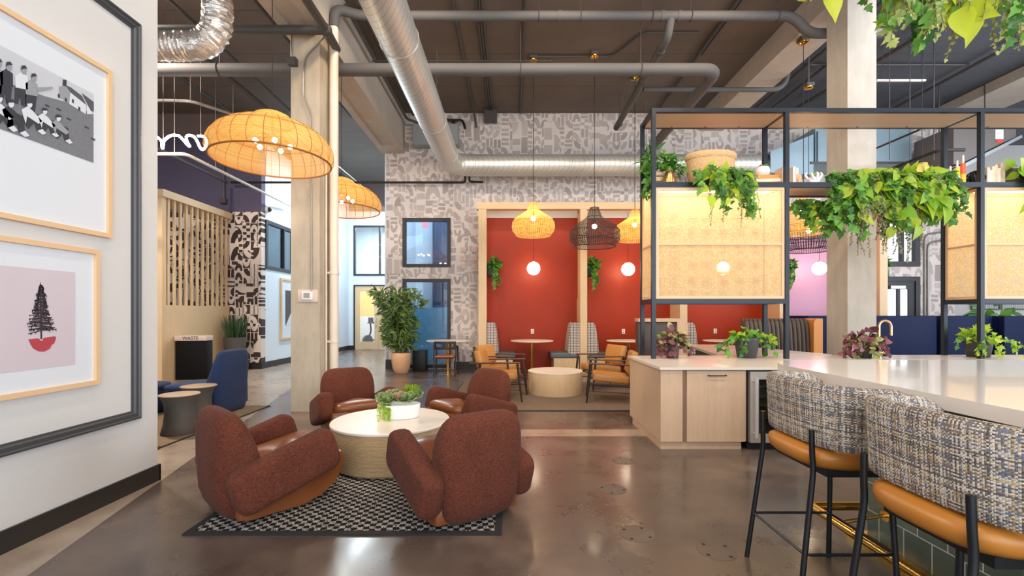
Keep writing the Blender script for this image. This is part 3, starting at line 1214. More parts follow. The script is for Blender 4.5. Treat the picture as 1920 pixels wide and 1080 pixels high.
# rug under the group
t = thing('area_rug', 'black and white houndstooth rug under the rust armchairs and rope table', 'rug', (-1.15, 4.35, 0))
mb = MB(); mb.box(-1.03, 1.03, -1.24, 1.05, 0.0, 0.013)
mb.build('pile', M_rug, t, smooth=0)
mb = MB()
mb.box(-1.08, 1.08, -1.29, -1.24, 0, 0.012); mb.box(-1.08, 1.08, 1.05, 1.10, 0, 0.012)
mb.box(-1.08, -1.03, -1.24, 1.05, 0, 0.012); mb.box(1.03, 1.08, -1.24, 1.05, 0, 0.012)
mb.build('binding', M_rugedge, t, smooth=0)

# drum tables
TC = Vector((-1.225, 4.60, 0.013))
t = thing('coffee_table', 'round coffee table wound in tan rope with white top', 'coffee table', TC)
mb = MB(); mb.lathe([(0.52, 0.0), (0.52, 0.03), (0.572, 0.03), (0.578, 0.045), (0.578, 0.375), (0.572, 0.39)], 72)
mb.build('drum', M_rope, t, 30)
mb = MB(); mb.lathe([(0.570, 0.39), (0.582, 0.392), (0.584, 0.398), (0.584, 0.411), (0.578, 0.417)], 72)
mb.build('tabletop', M_tabletop, t, 30)
TC2 = Vector((0.815, 8.55, 0.012))
t = thing('coffee_table', 'round oak veneer drum coffee table between the tan lounge chairs', 'coffee table', TC2)
mb = MB(); mb.lathe([(0.505, 0.0), (0.51, 0.01), (0.51, 0.40)], 64)
mb.build('drum', M_oak, t, 30)
mb = MB(); mb.lathe([(0.512, 0.40), (0.514, 0.404), (0.514, 0.416), (0.508, 0.42)], 64)
mb.build('tabletop', M_tabletop, t, 30)


# ------------------------------------------------------------------ foliage
HEART = [(0, 0), (0.06, 0.26), (0.22, 0.40), (0.42, 0.38), (0.66, 0.25), (0.86, 0.09), (1, 0)]
LANCE = [(0, 0), (0.15, 0.075), (0.4, 0.095), (0.7, 0.06), (1, 0)]
IVY = [(0, 0.02), (0.02, 0.30), (0.22, 0.46), (0.34, 0.26), (0.56, 0.34), (0.64, 0.17), (1, 0)]
OVAL = [(0, 0), (0.2, 0.22), (0.5, 0.30), (0.8, 0.20), (1, 0)]
BEAD = [(0, 0.1), (0.4, 0.45), (1, 0.1)]
PETAL = [(0, 0.10), (0.4, 0.26), (0.75, 0.30), (0.92, 0.18), (1, 0)]


def rv(rng, s=1.0):
    return Vector((rng.uniform(-s, s), rng.uniform(-s, s), rng.uniform(-s, s)))


def vine_pts(rng, p0, out, drop, n=9, wob=0.05, rise=0.05):
    """a runner that leaves the pot sideways and then hangs"""
    p0, out = Vector(p0), Vector(out)
    pts = [p0]
    for i in range(1, n + 1):
        t = i / n
        q = p0 + out * (1 - (1 - t) ** 2.2) + Vector((0, 0, rise * 4 * t * (1 - t) - drop * t ** 1.5)) + rv(rng, wob) * t
        pts.append(q)
    return pts


def leaves_along(mb, rng, pts, outline, L, step, face=(0, -1, 0.3), wid=1.0, spread=0.8, jit=0.35, curl=0.25):
    face = Vector(face)
    acc = 0.0
    for a, b_ in zip(pts, pts[1:]):
        seg = (b_ - a)
        l = seg.length
        if l < 1e-5:
            continue
        while acc < l:
            p = a + seg * (acc / l)
            tdir = seg.normalized()
            d = (tdir * 0.45 + rv(rng, spread) + Vector((0, 0, -0.25))).normalized()
            up = (face.normalized() + rv(rng, 0.55)).normalized()
            k = L * rng.uniform(1 - jit, 1 + jit)
            mb.leaf(p, d, up, k, outline, wid, curl * rng.uniform(0.3, 1.6), rng.uniform(0.1, 0.4))
            acc += step * rng.uniform(0.6, 1.4)
        acc -= l


def clump(mb, rng, c, rad, n, outline, L, wid=1.0, flat=0.7, face=(0, -0.6, 1), curl=0.3):
    c = Vector(c)
    for _ in range(n):
        v = rv(rng)
        while v.length > 1:
            v = rv(rng)
        p = c + Vector((v.x * rad[0], v.y * rad[1], abs(v.z) * rad[2]))
        d = (Vector((v.x, v.y, v.z * flat)) + rv(rng, 0.4)).normalized()
        mb.leaf(p, d, Vector(face).normalized() + rv(rng, 0.6), L * rng.uniform(0.6, 1.35), outline, wid, curl * rng.uniform(0.4, 1.5), rng.uniform(0.1, 0.4))


def rosette(mb, c, r, n_rings=4, per=8, up=(0, 0, 1), rng=None, outline=PETAL, lift=0.35):
    c = Vector(c); up = Vector(up).normalized()
    a = up.orthogonal().normalized(); b_ = up.cross(a)
    for k in range(n_rings):
        f = 1 - k / n_rings
        el = lift + (1 - f) * 1.05
        for i in range(per):
            th = 2 * PI * (i + 0.5 * k) / per + (rng.uniform(-0.1, 0.1) if rng else 0)
            d = (a * math.cos(th) + b_ * math.sin(th)) * math.cos(el) + up * math.sin(el)
            mb.leaf(c + up * (0.012 * k), d, up, r * (0.45 + 0.6 * f), outline, 1.1, -0.25, 0.5)


def add_stems(runs, parent):
    """few runners: one part each; many: one part"""
    if len(runs) <= 8:
        for p in runs:
            mb = MB(); mb.tube(p, 0.0025, 4, cap=False); mb.build('stem', M_vine, parent, 60)
    else:
        mb = MB()
        for p in runs:
            mb.tube(p, 0.0025, 4, cap=False)
        stuff(mb.build('runners', M_vine, parent, 60))


def pot_mb(r0, r1, h, rim=0.012, wall=0.012):
    mb = MB()
    mb.lathe([(r0, 0.0), (r0 + 0.004, 0.004), (r1 - 0.004, h * 0.86), (r1 - 0.004, h * 0.86), (r1 + rim * 0.4, h * 0.87), (r1 + rim * 0.4, h), (r1 - wall, h), (r1 - wall - 0.004, h * 0.9), (0.001, h * 0.9)], 28)
    return mb


# succulents in the white bowl on the rope table
rng = random.Random(4)
t = thing('succulent_bowl', 'white oval bowl planted with succulents on the rope coffee table', 'planter', (-1.16, 4.66, 0.43), R(8))
mb = MB(); mb.lathe([(0.17, 0.0), (0.188, 0.006), (0.205, 0.04), (0.216, 0.142), (0.214, 0.146), (0.205, 0.142), (0.195, 0.11), (0.001, 0.11)], 48, sy=0.62)
mb.build('bowl', M_bowl, t, 40)
mb = MB()
for x, y, r in ((-0.12, -0.05, 0.09), (0.02, 0.05, 0.08), (0.13, -0.06, 0.09), (-0.05, 0.06, 0.08), (0.18, 0.0, 0.075), (-0.17, 0.02, 0.075), (0.07, -0.09, 0.07), (-0.08, -0.09, 0.07), (0.1, 0.03, 0.08)):
    rosette(mb, (x, y, 0.155 + rng.uniform(0, 0.05)), r * 1.2, 5, 9, (rng.uniform(-0.3, 0.3), -0.35, 1), rng)
mb.build('rosette_succulent', M_l_sage, t, 60, fix=False)
mb = MB()
for x, y, r in ((0.0, -0.06, 0.06), (0.03, -0.03, 0.05), (-0.03, -0.03, 0.05), (0.015, -0.07, 0.04), (-0.1, 0.05, 0.05), (-0.14, 0.07, 0.05)):
    rosette(mb, (x, y, 0.18 + rng.uniform(0, 0.06)), r * 1.15, 4, 7, (0, -0.5, 1), rng)
mb.build('pink_succulent', M_l_pink, t, 60, fix=False)
mb = MB()
for x, y, r in ((0.15, 0.02, 0.09), (0.08, 0.07, 0.08)):
    rosette(mb, (x, y, 0.25), r, 5, 9, (0.2, -0.5, 1), rng, LANCE, 0.5)
mb.build('spiky_succulent', M_l_lime, t, 60, fix=False)
mb = MB()
for k in range(16):
    x = -0.13 + rng.uniform(-0.05, 0.06)
    pts = vine_pts(rng, (x, -0.06, 0.15), (rng.uniform(-0.02, 0.02), -0.085, 0), rng.uniform(0.10, 0.15), 6, 0.006, 0.015)
    leaves_along(mb, rng, pts, OVAL, 0.022, 0.008, (0, -1, 0.2), 0.7, 0.7)
mb.build('trailing_succulent', M_l_lime, t, 60, fix=False)


# ------------------------------------------------------------------ tan lounge chairs
def make_lounge(name, label, group):
    t = thing(name, label, 'lounge chair', group=group)
    mb = MB(); mb.rbox((0.02, 0, 0.40), (0.60, 0.57, 0.13), 0.035, 4, Euler((0, R(-5), 0)))
    mb.build('seat_cushion', M_tan, t, 60)
    mb = MB(); mb.rbox((-0.335, 0, 0.66), (0.13, 0.57, 0.38), 0.04, 4, Euler((0, R(-14), 0)))
    mb.build('back_cushion', M_tan, t, 60)
    for s in (-1, 1):
        mb = MB(); mb.cyl((0.345, s * 0.325, 0.655), (0.425, s * 0.34, 0.0), 0.024, 10, 0.013)
        mb.build('leg', M_ebony, t)
        mb = MB(); mb.cyl((-0.30, s * 0.315, 0.62), (-0.45, s * 0.335, 0.0), 0.022, 10, 0.013)
        mb.build('leg', M_ebony, t)
        mb = MB(); mb.rbox((-0.045, s * 0.335, 0.648), (0.88, 0.055, 0.026), 0.011, 3, Euler((0, R(-1.5), 0)))
        mb.build('armrest', M_walnut, t)
        mb = MB(); mb.cyl((0.385, s * 0.325, 0.33), (-0.385, s * 0.325, 0.30), 0.013, 8)
        mb.build('side_rail', M_ebony, t)
        mb = MB(); mb.cyl((0.40, s * 0.33, 0.20), (-0.42, s * 0.325, 0.17), 0.008, 8)
        mb.build('stretcher', M_ebony, t)
    mb = MB(); mb.cyl((0.375, -0.325, 0.335), (0.375, 0.325, 0.335), 0.014, 8)
    mb.build('front_rail', M_ebony, t)
    mb = MB(); mb.cyl((-0.37, -0.32, 0.305), (-0.37, 0.32, 0.305), 0.014, 8)
    mb.build('rear_rail', M_ebony, t)
    mb = MB(); mb.rbox((-0.43, 0, 0.80), (0.022, 0.66, 0.05), 0.008, 2)
    mb.build('top_rail', M_ebony, t)
    for s in (-0.31, 0.31):
        mb = MB(); mb.cyl((-0.385, s, 0.30), (-0.43, s, 0.83), 0.014, 8)
        mb.build('back_post', M_ebony, t)
    return t


GL = 'tan leather lounge chairs round the drum table'
lc = make_lounge('lounge_chair', 'tan leather lounge chair directly behind the rust armchair, arm end by the drum table', GL)
lc.location = (-0.20, 8.02, 0.012); lc.rotation_euler = (0, 0, R(-9))
dup(lc, (-0.24, 9.12, 0.012), R(-29), 'tan leather lounge chair farther back, in front of the first red booth', GL)
dup(lc, (1.71, 7.80, 0.012), R(171), 'tan leather lounge chair close behind the corner of the oak cabinet', GL)
dup(lc, (1.80, 9.12, 0.012), R(203), 'tan leather lounge chair between the booth post and the drum table', GL)
t = thing('area_rug', 'grey brown carpet under the tan lounge chairs', 'rug', (0.65, 8.43, 0))
mb = MB(); mb.box(-1.70, 1.75, -1.44, 1.47, 0, 0.011)
mb.build('pile', M_rug2, t, smooth=0)
mb = MB(); mb.box(-1.72, 1.77, -1.47, -1.44, 0, 0.010); mb.box(-1.72, -1.70, -1.44, 1.47, 0, 0.010)
mb.build('binding', M_rugedge, t, smooth=0)

# ------------------------------------------------------------------ blue chairs, stools and carpet behind the picture wall
def make_blue(name, label, group):
    """armless lounge seat, faces +x, flared skirt"""
    t = thing(name, label, 'lounge chair', group=group)
    mb = MB()
    rings = [superring(0.0, 0, z, hx, hy, 5, 36) for z, hx, hy in ((0.0, 0.40, 0.34), (0.02, 0.44, 0.37), (0.08, 0.46, 0.385), (0.2, 0.455, 0.38), (0.30, 0.44, 0.37), (0.355, 0.445, 0.372), (0.36, 0.43, 0.36))]
    mb.loft(rings); mb.build('base', M_navy, t, 60)
    mb = MB()
    rings = [superring(0.06, 0, z, hx, hy, 4, 36) for z, hx, hy in ((0.355, 0.38, 0.35), (0.37, 0.405, 0.375), (0.40, 0.415, 0.385), (0.425, 0.40, 0.37), (0.44, 0.34, 0.32), (0.447, 0.2, 0.2), (0.449, 0.05, 0.05))]
    mb.loft(rings); mb.build('seat_cushion', M_navy, t, 60)
    mb = MB()
    rings = []
    for z, x0, x1, w in ((0.10, -0.45, -0.30, 0.37), (0.34, -0.455, -0.22, 0.375), (0.44, -0.455, -0.20, 0.375), (0.55, -0.46, -0.26, 0.37), (0.70, -0.465, -0.32, 0.36), (0.82, -0.47, -0.355, 0.34), (0.90, -0.465, -0.375, 0.31), (0.935, -0.45, -0.39, 0.26), (0.945, -0.43, -0.41, 0.18)):
        rings.append(superring((x0 + x1) / 2, 0, z, (x1 - x0) / 2, w, 4, 32))
    mb.loft(rings); mb.build('backrest', M_navy, t, 60)
    return t


GB = 'blue lounge chairs behind the picture wall'
bc = make_blue('lounge_chair', 'blue armless lounge chair with its tall back beside the grass planter', GB)
bc.location = (-4.67, 6.93, 0.012); bc.rotation_euler = (0, 0, R(176))
dup(bc, (-5.72, 6.75, 0.012), R(4), 'blue lounge seat farther in, beyond the two waisted stools', GB)
dup(bc, (-4.52, 4.86, 0.012), R(0), 'blue lounge seat cut off by the white picture wall end', GB)
t = thing('area_rug', 'speckled brown carpet under the blue lounge chairs', 'rug', (-5.9, 5.75, 0))
mb = MB(); mb.box(-1.9, 1.96, -1.5, 1.58, 0, 0.011); mb.build('pile', M_rug3, t, smooth=0)
mb = MB(); mb.box(1.96, 1.985, -1.5, 1.605, 0, 0.01); mb.box(-1.9, 1.96, 1.58, 1.605, 0, 0.01)
mb.build('binding', M_rugedge, t, smooth=0)

GS = 'waisted dark side tables'
t = thing('side_table', 'waisted dark concrete side table nearer the picture wall end', 'side table', (-4.15, 5.66, 0.012), 0, GS)
mb = MB(); mb.lathe([(0.19, 0), (0.195, 0.01), (0.172, 0.12), (0.155, 0.24), (0.155, 0.32), (0.175, 0.41), (0.205, 0.46), (0.212, 0.475)], 40)
mb.build('stem', M_conctable, t, 40)
mb = MB(); mb.lathe([(0.214, 0.475), (0.218, 0.478), (0.218, 0.486), (0.213, 0.489)], 40)
mb.build('tabletop', M_conctop, t, 40)
dup(t, (-4.36, 6.31, 0.012), None, 'waisted dark concrete side table against the tall blue chair', GS)

# ------------------------------------------------------------------ oak slat screen, bin, planter, neon
t = thing('slat_screen', 'pale oak screen with vertical slats over a solid panel', 'screen', (-7.72, 9.9, 0))
mb = MB(); mb.box(-0.6, 0.09, -0.02, 0.10, 0, 4.05); mb.build('end_post', M_oak, t, smooth=0)
mb = MB(); mb.box(0.02, 0.08, 0.10, 2.36, 0, 1.69); mb.build('lower_panel', M_oak, t, smooth=0)
mb = MB(); mb.box(-0.6, 0.15, -0.06, 2.38, 4.05, 4.21); mb.build('top_rail', M_oakx, t, smooth=0)
for k in range(12):
    y = 0.17 + k * 0.187
    mb = MB(); mb.box(0.035, 0.08, y, y + 0.055, 1.69, 4.05); mb.build('slat', M_oak, t, smooth=0)

t = thing('waste_bin', 'black bin with a pale WASTE header against the oak panel', 'bin', (-7.275, 10.28, 0), R(6))
mb = MB(); mb.rbox((0, 0.12, 0.44), (0.66, 0.26, 0.88), 0.006, 2); mb.build('body', simple('bin black', srgb(12, 10, 10), 0.6, spec=0.2), t)
mb = MB(); mb.rbox((0, 0.11, 0.94), (0.68, 0.28, 0.11), 0.008, 2); mb.build('header', M_tanplate, t)


def text_mesh(body, size, name, m, parent, loc, rot, ext=0.002):
    cu = bpy.data.curves.new(name, 'FONT')
    cu.body = body
    cu.size = size
    cu.extrude = ext
    cu.align_x = 'CENTER'
    cu.align_y = 'CENTER'
    tmp = bpy.data.objects.new(name, cu)
    COL.objects.link(tmp)
    dg = bpy.context.evaluated_depsgraph_get()
    me = bpy.data.meshes.new_from_object(tmp.evaluated_get(dg))
    bpy.data.objects.remove(tmp)
    me.materials.clear(); me.materials.append(m)
    o = bpy.data.objects.new(name, me)
    COL.objects.link(o)
    o.parent = parent
    o.location = loc
    o.rotation_euler = rot
    return o


text_mesh('WASTE', 0.105, 'lettering', M_dark, t, (0.0, -0.032, 0.94), (R(90), 0, 0))

t = thing('grass_planter', 'tall charcoal planter of upright grass at the end of the slat screen', 'planter', (-7.24, 11.85, 0))
mb = MB(); mb.lathe([(0.20, 0), (0.205, 0.01), (0.265, 0.87), (0.265, 0.885), (0.245, 0.885), (0.24, 0.82), (0.001, 0.82)], 36); mb.build('pot', M_conctable, t, 40)
rng = random.Random(11)
mb = MB()
for k in range(260):
    a, r_ = rng.uniform(0, 2 * PI), 0.2 * math.sqrt(rng.random())
    b0 = Vector((r_ * math.cos(a), r_ * math.sin(a), 0.82))
    d = Vector((math.cos(a) * r_ * rng.uniform(0.3, 1.9), math.sin(a) * r_ * rng.uniform(0.3, 1.9), 1)) + rv(rng, 0.06)
    mb.leaf(b0, d, (rng.uniform(-1, 1), -1, 0.1), rng.uniform(0.45, 0.72), [(0, 0.009), (0.5, 0.009), (1, 0)], 1.3, rng.uniform(-0.1, 0.15), 0.2)
mb.build('grass_blades', M_l_grass, t, 0, fix=False)

# neon script hung on wires
t = thing('neon_sign', 'white neon script sign hanging on wires above the slat screen', 'neon sign', (0, 8.2, 0))
NY = 8.2
nz = lambda zx, zy: Vector((X(290 + zx / 13.5, NY), 0, Z(230 + zy / 13.5, NY)))
for pl in ([(30, 350), (110, 400), (170, 460), (190, 520), (190, 640), (205, 650), (215, 560), (225, 470), (300, 390), (390, 330), (500, 315), (610, 330)],
           [(610, 330), (680, 390), (760, 480), (830, 570), (900, 610), (850, 540), (805, 450), (790, 380), (830, 320), (900, 320), (985, 345)],
           [(985, 345), (1050, 420), (1110, 540), (1150, 640), (1210, 690), (1280, 640), (1320, 520), (1300, 420), (1230, 350), (1150, 330), (1090, 345)]):
    mb = MB(); mb.tube([nz(*q) for q in pl], 0.021, 8, 0.05, 4)
    mb.build('neon_tube', M_neon, t)
for q in (215, 500, 1165):
    mb = MB(); a = nz(q, 330 if q != 215 else 460)
    mb.cyl(a, (a.x, 0, CEIL), 0.005, 6); mb.build('hanging_wire', M_wire, t)

# security camera on the white wall, framed print, thermostat on the column
t = thing('security_camera', 'small dome camera high on the white corridor wall', 'camera', (WX, 12.56, 4.38))
mb = MB(); mb.cyl((0, 0, 0), (0.08, 0, 0), 0.09, 20); mb.build('housing', M_plate, t)
mb = MB(); mb.ball((0.08, -0.02, 0), 0.07, 16, 10); mb.build('lens_dome', M_dark, t)
t = thing('framed_print', 'pale framed dark print on the white wall behind the concrete column', 'picture', (WX, 13.28, 0))
mb = MB()
for b_ in ((0, 0.06, 0.73, 2.55), (1.34, 1.40, 0.73, 2.55), (0.06, 1.34, 0.73, 0.79), (0.06, 1.34, 2.49, 2.55)):
    mb.box(0, 0.05, *b_)
mb.build('frame', M_frameoak, t, smooth=0)
mb = MB(); mb.box(0.005, 0.02, 0.06, 1.34, 0.79, 2.49); mb.build('mat_board', M_paper, t, smooth=0)
mb = MB(); mb.box(0.02, 0.023, 0.28, 1.14, 1.15, 2.2); mb.build('print', M_g[2], t, smooth=0)
mb = MB(); mb.prism([(0.3, 1.15), (0.62, 1.15), (0.85, 1.6), (0.7, 1.62)], 0.023, 0.025, lambda a, b_, h: (h, a, b_)); mb.build('print_highlight', M_g[3], t, smooth=0)

t = thing('thermostat', 'thermostat under a clear cover on the concrete column', 'thermostat', (X(578, 6.93), 6.93, Z(555, 6.93)))
mb = MB(); mb.rbox((0, -0.012, 0), (0.31, 0.022, 0.19), 0.006, 2); mb.build('cover_plate', M_tanplate, t)
mb = MB(); mb.rbox((0.0, -0.035, 0.0), (0.165, 0.03, 0.125), 0.012, 3); mb.build('body', M_plate, t)
mb = MB(); mb.box(-0.05, 0.045, -0.053, -0.050, -0.03, 0.045); mb.build('screen', M_plate2, t, smooth=0)
t = thing('electrical_conduit', 'thin bent conduit running down the concrete column to the thermostat', 'conduit', (0, 6.90, 0))
mb = MB(); mb.tube([Vector((X(a, 6.9), 0, Z(b_, 6.9))) for a, b_ in ((608, 70), (571, 107), (569, 180), (583, 214), (584, 545))], 0.011, 8, 0.12)
mb.build('conduit_run', M_conduit, t)
t = thing('junction_box', 'grey junction box high on the concrete column', 'junction box', (X(551, 6.93), 6.93, Z(119, 6.93)))
mb = MB(); mb.rbox((0, -0.045, 0), (0.13, 0.09, 0.12), 0.006, 2); mb.build('body', M_pipedark, t)
mb = MB(); mb.cyl((-0.02, -0.04, 0.06), (-0.02, -0.04, 0.5), 0.014, 8); mb.build('conduit_stub', M_conduit, t)

# ------------------------------------------------------------------ pictures on the white wall
def wl(px, py):
    """point of the left wall plane under a pixel: (along wall, height)"""
    Y = F * LX / (px - CX)
    return (Y, Z(py, Y))


def frame_thing(label, y0, y1, z0, z1, w):
    t = thing('framed_picture', label, 'picture', (LX, y0, z0))
    H, L = z1 - z0, y1 - y0
    mb = MB()
    mb.box(0, 0.035, 0, L, 0, w); mb.box(0, 0.035, 0, L, H - w, H); mb.box(0, 0.035, 0, w, w, H - w); mb.box(0, 0.035, L - w, L, w, H - w)
    mb.build('frame', M_frameoak, t, smooth=0)
    mb = MB(); mb.box(0.003, 0.014, w, L - w, w, H - w); mb.build('mat_board', M_paper, t, smooth=0)
    return t


def poly_on(mb, pts, y0, z0, h, mi=0):
    mb.prism([(a - y0, b_ - z0) for a, b_ in pts], h, h + 0.0008, lambda a, b_, k: (k, a, b_), mi)


FY0, FY1, FZ0, FZ1 = 1.95, 3.582, 2.094, 3.414
t = frame_thing('framed black and white photograph of boys on a field, upper picture on white wall', FY0, FY1, FZ0, FZ1, 0.034)
q = lambda zx, zy: wl(zx / 4.154, 60 + zy / 4.154)
mb = MB()
PY0, PY1, PZ0, PZ1 = 2.22, 3.44, 2.648, 3.165
poly_on(mb, [(PY0, PZ0), (PY1, PZ0), (PY1, PZ1), (PY0, PZ1)], FY0, FZ0, 0.015, 0)
fld = [q(711, 1018), q(711, 640), q(560, 575), q(480, 540), q(330, 500), q(200, 455), q(0, 380)]
Yl = 2.22
poly_on(mb, [(PY0, PZ0)] + [fld[0]] + fld[1:] + [(PY0, fld[-1][1] + 0.02)], FY0, FZ0, 0.0162, 1)
# house: gable wall, roofs, chimney, pale front
poly_on(mb, [q(440, 500), q(520, 560), q(528, 470), q(490, 415), q(440, 425)], FY0, FZ0, 0.0175, 4)
poly_on(mb, [q(520, 560), q(650, 640), q(652, 560), q(560, 470), q(528, 470)], FY0, FZ0, 0.0175, 3)
poly_on(mb, [q(490, 415), q(528, 470), q(655, 570), q(620, 500), q(530, 430)], FY0, FZ0, 0.0185, 5)
poly_on(mb, [q(618, 475), q(711, 545), q(711, 620), q(690, 615)], FY0, FZ0, 0.018, 5)
poly_on(mb, [q(655, 560), q(690, 615), q(705, 640), q(660, 640)], FY0, FZ0, 0.018, 3)
poly_on(mb, [q(468, 415), q(496, 425), q(498, 375), q(470, 368)], FY0, FZ0, 0.0185, 2)
for a, b_ in ((540, 520), (590, 580), (430, 480), (485, 510)):
    poly_on(mb, [q(a, b_), q(a + 14, b_ + 8), q(a + 14, b_ + 36), q(a, b_ + 28)], FY0, FZ0, 0.0195, 2)


def ell(cx, cy, rx, ry, n=12):
    return [q(cx + rx * math.cos(2 * PI * i / n), cy + ry * math.sin(2 * PI * i / n)) for i in range(n)]


# standing boys: trousers, jersey, head, hair
for (hx, hy, s, jm) in ((162, 290, 1.0, 3), (240, 350, 0.95, 4), (45, 262, 1.05, 2), (-35, 240, 1.1, 4)):
    poly_on(mb, [q(hx - 70 * s, hy + 130 * s), q(hx + 25 * s, hy + 150 * s), q(hx + 10 * s, hy + 290 * s), q(hx - 20 * s, hy + 280 * s), q(hx - 30 * s, hy + 200 * s), q(hx - 45 * s, hy + 270 * s), q(hx - 72 * s, hy + 265 * s)], FY0, FZ0, 0.0195, 2)
    poly_on(mb, [q(hx - 70 * s, hy + 50 * s), q(hx - 20 * s, hy + 22 * s), q(hx + 28 * s, hy + 60 * s), q(hx + 30 * s, hy + 160 * s), q(hx - 66 * s, hy + 142 * s)], FY0, FZ0, 0.0205, jm)
    poly_on(mb, ell(hx, hy + 12, 21 * s, 30 * s), FY0, FZ0, 0.0215, 4)
    poly_on(mb, [q(hx - 26 * s, hy + 5 * s), q(hx - 20 * s, hy - 28 * s), q(hx + 8 * s, hy - 30 * s), q(hx + 24 * s, hy - 5 * s), q(hx - 5 * s, hy - 4 * s)], FY0, FZ0, 0.0225, 2)
poly_on(mb, [q(255, 430), q(320, 430), q(385, 425), q(385, 440), q(320, 452), q(260, 462)], FY0, FZ0, 0.0222, 4)
# seated boys
for (hx, hy, s, jm) in ((205, 565, 1.0, 3), (325, 620, 0.85, 3), (432, 672, 0.85, 4), (60, 560, 1.1, 2), (-30, 520, 1.1, 3)):
    poly_on(mb, [q(hx - 50 * s, hy + 120 * s), q(hx + 30 * s, hy + 60 * s), q(hx + 90 * s, hy + 90 * s), q(hx + 100 * s, hy + 190 * s), q(hx + 60 * s, hy + 210 * s), q(hx + 40 * s, hy + 140 * s), q(hx - 10 * s, hy + 190 * s)], FY0, FZ0, 0.0205, 2)
    poly_on(mb, [q(hx - 65 * s, hy + 40 * s), q(hx - 20 * s, hy + 15 * s), q(hx + 20 * s, hy + 45 * s), q(hx + 100 * s, hy + 130 * s), q(hx + 70 * s, hy + 150 * s), q(hx - 20 * s, hy + 90 * s), q(hx - 30 * s, hy + 150 * s)], FY0, FZ0, 0.0215, jm)
    poly_on(mb, ell(hx, hy, 20 * s, 27 * s), FY0, FZ0, 0.0225, 3)
    poly_on(mb, [q(hx - 34 * s, hy - 8 * s), q(hx - 20 * s, hy - 36 * s), q(hx + 10 * s, hy - 34 * s), q(hx + 32 * s, hy - 10 * s)], FY0, FZ0, 0.0232, 2)
    poly_on(mb, [q(hx + 60 * s, hy + 205 * s), q(hx + 100 * s, hy + 190 * s), q(hx + 130 * s, hy + 225 * s), q(hx + 100 * s, hy + 235 * s)], FY0, FZ0, 0.0215, 3)
for a, b_ in ((330, 560), (420, 590), (500, 665), (640, 730), (690, 820)):
    poly_on(mb, [q(a, b_), q(a + 34, b_ + 16), q(a + 32, b_ + 26), q(a, b_ + 12)], FY0, FZ0, 0.0185, 2)
mb.build('photograph_print', M_g, t, smooth=0)

AY0, AY1, AZ0, AZ1 = 1.95, 3.476, 0.96, 1.985
t = frame_thing('framed print of a bare conifer in a red half bowl, lower picture on white wall', AY0, AY1, AZ0, AZ1, 0.034)
w2 = lambda zx, zy: wl(zx / 3.855, 480 + zy / 3.855)
mb = MB(); poly_on(mb, [(2.2, 1.13), (3.295, 1.13), (3.295, 1.80), (2.2, 1.80)], AY0, AZ0, 0.015); mb.build('lilac_ground', M_lilac, t, smooth=0)
mb = MB(); poly_on(mb, [w2(*p) for p in ((186, 602), (250, 595), (266, 598), (272, 612), (288, 612), (296, 592), (340, 585), (384, 580), (386, 600), (372, 634), (358, 640), (340, 672), (300, 692), (262, 690), (222, 668), (204, 642))], AY0, AZ0, 0.017)
mb.build('red_bowl_shape', M_carmine, t, smooth=0)
mb = MB()
rng = random.Random(3)
poly_on(mb, [w2(274, 600), w2(286, 600), w2(276, 190), w2(272, 190)], AY0, AZ0, 0.017)
for k in range(46):
    f = k / 45
    y = 205 + f * 330
    half = (12 + 98 * f ** 0.9) * rng.uniform(0.75, 1.05)
    for s in (-1, 1):
        l = half * rng.uniform(0.8, 1.05)
        dy = rng.uniform(-8, 18) * (0.4 + f)
        poly_on(mb, [w2(278, y), w2(278 + s * l, y + dy), w2(278 + s * l * 0.97, y + dy + 5), w2(278, y + 7)], AY0, AZ0, 0.0172 + 0.00001 * k)
        for m_ in range(4):
            a = rng.uniform(0.25, 0.95)
            bx, by = 278 + s * l * a, y + dy * a + 4
            poly_on(mb, [w2(bx - 4, by), w2(bx + 4, by), w2(bx + s * 6, by + rng.uniform(8, 20))], AY0, AZ0, 0.0174 + 0.00001 * k)
mb.build('conifer_drawing', M_inkgrey, t, smooth=0)
# ------------------------------------------------------------------ back counter with cabinets and fridge
CT = 0.914
t = tag((lambda: (lambda mb: (mb.prism([(1.615, 4.95), (8.4, 4.95), (8.4, 6.5), (1.615, 6.32)], CT - 0.03, CT), mb.build('countertop', M_quartz2, smooth=0))[1])(MB()))(),
        'warm white worktop along the oak cabinets under the steel shelving', 'worktop')
t = thing('corner_cabinet', 'oak cabinet with end panel and handled pull-out, left of the fridge', 'cabinet', (1.635, 4.985, 0))
mb = MB(); mb.box(0.0, 0.95, 0.02, 1.30, 0.09, CT - 0.032); mb.box(0.0, 0.24, 0.0, 0.02, 0.09, CT - 0.032)
mb.build('body', M_cab, t, smooth=0)
mb = MB(); mb.box(0.24, 0.285, 0.012, 0.02, 0.09, CT - 0.032); mb.build('gap_strip', M_cabgap, t, smooth=0)
mb = MB(); mb.box(0.287, 0.925, -0.004, 0.018, 0.092, CT - 0.045)
d = mb.build('door', M_cab, t, smooth=0)
mb = MB(); mb.tube([(0.52, -0.004, 0.825), (0.52, -0.04, 0.823), (0.71, -0.04, 0.823), (0.71, -0.004, 0.825)], 0.0065, 8, 0.012); mb.build('handle', M_stoolsteel, d)
mb = MB(); mb.box(0.01, 0.90, 0.03, 1.2, 0.0, 0.09); mb.build('toe_kick', M_cab, t, smooth=0)

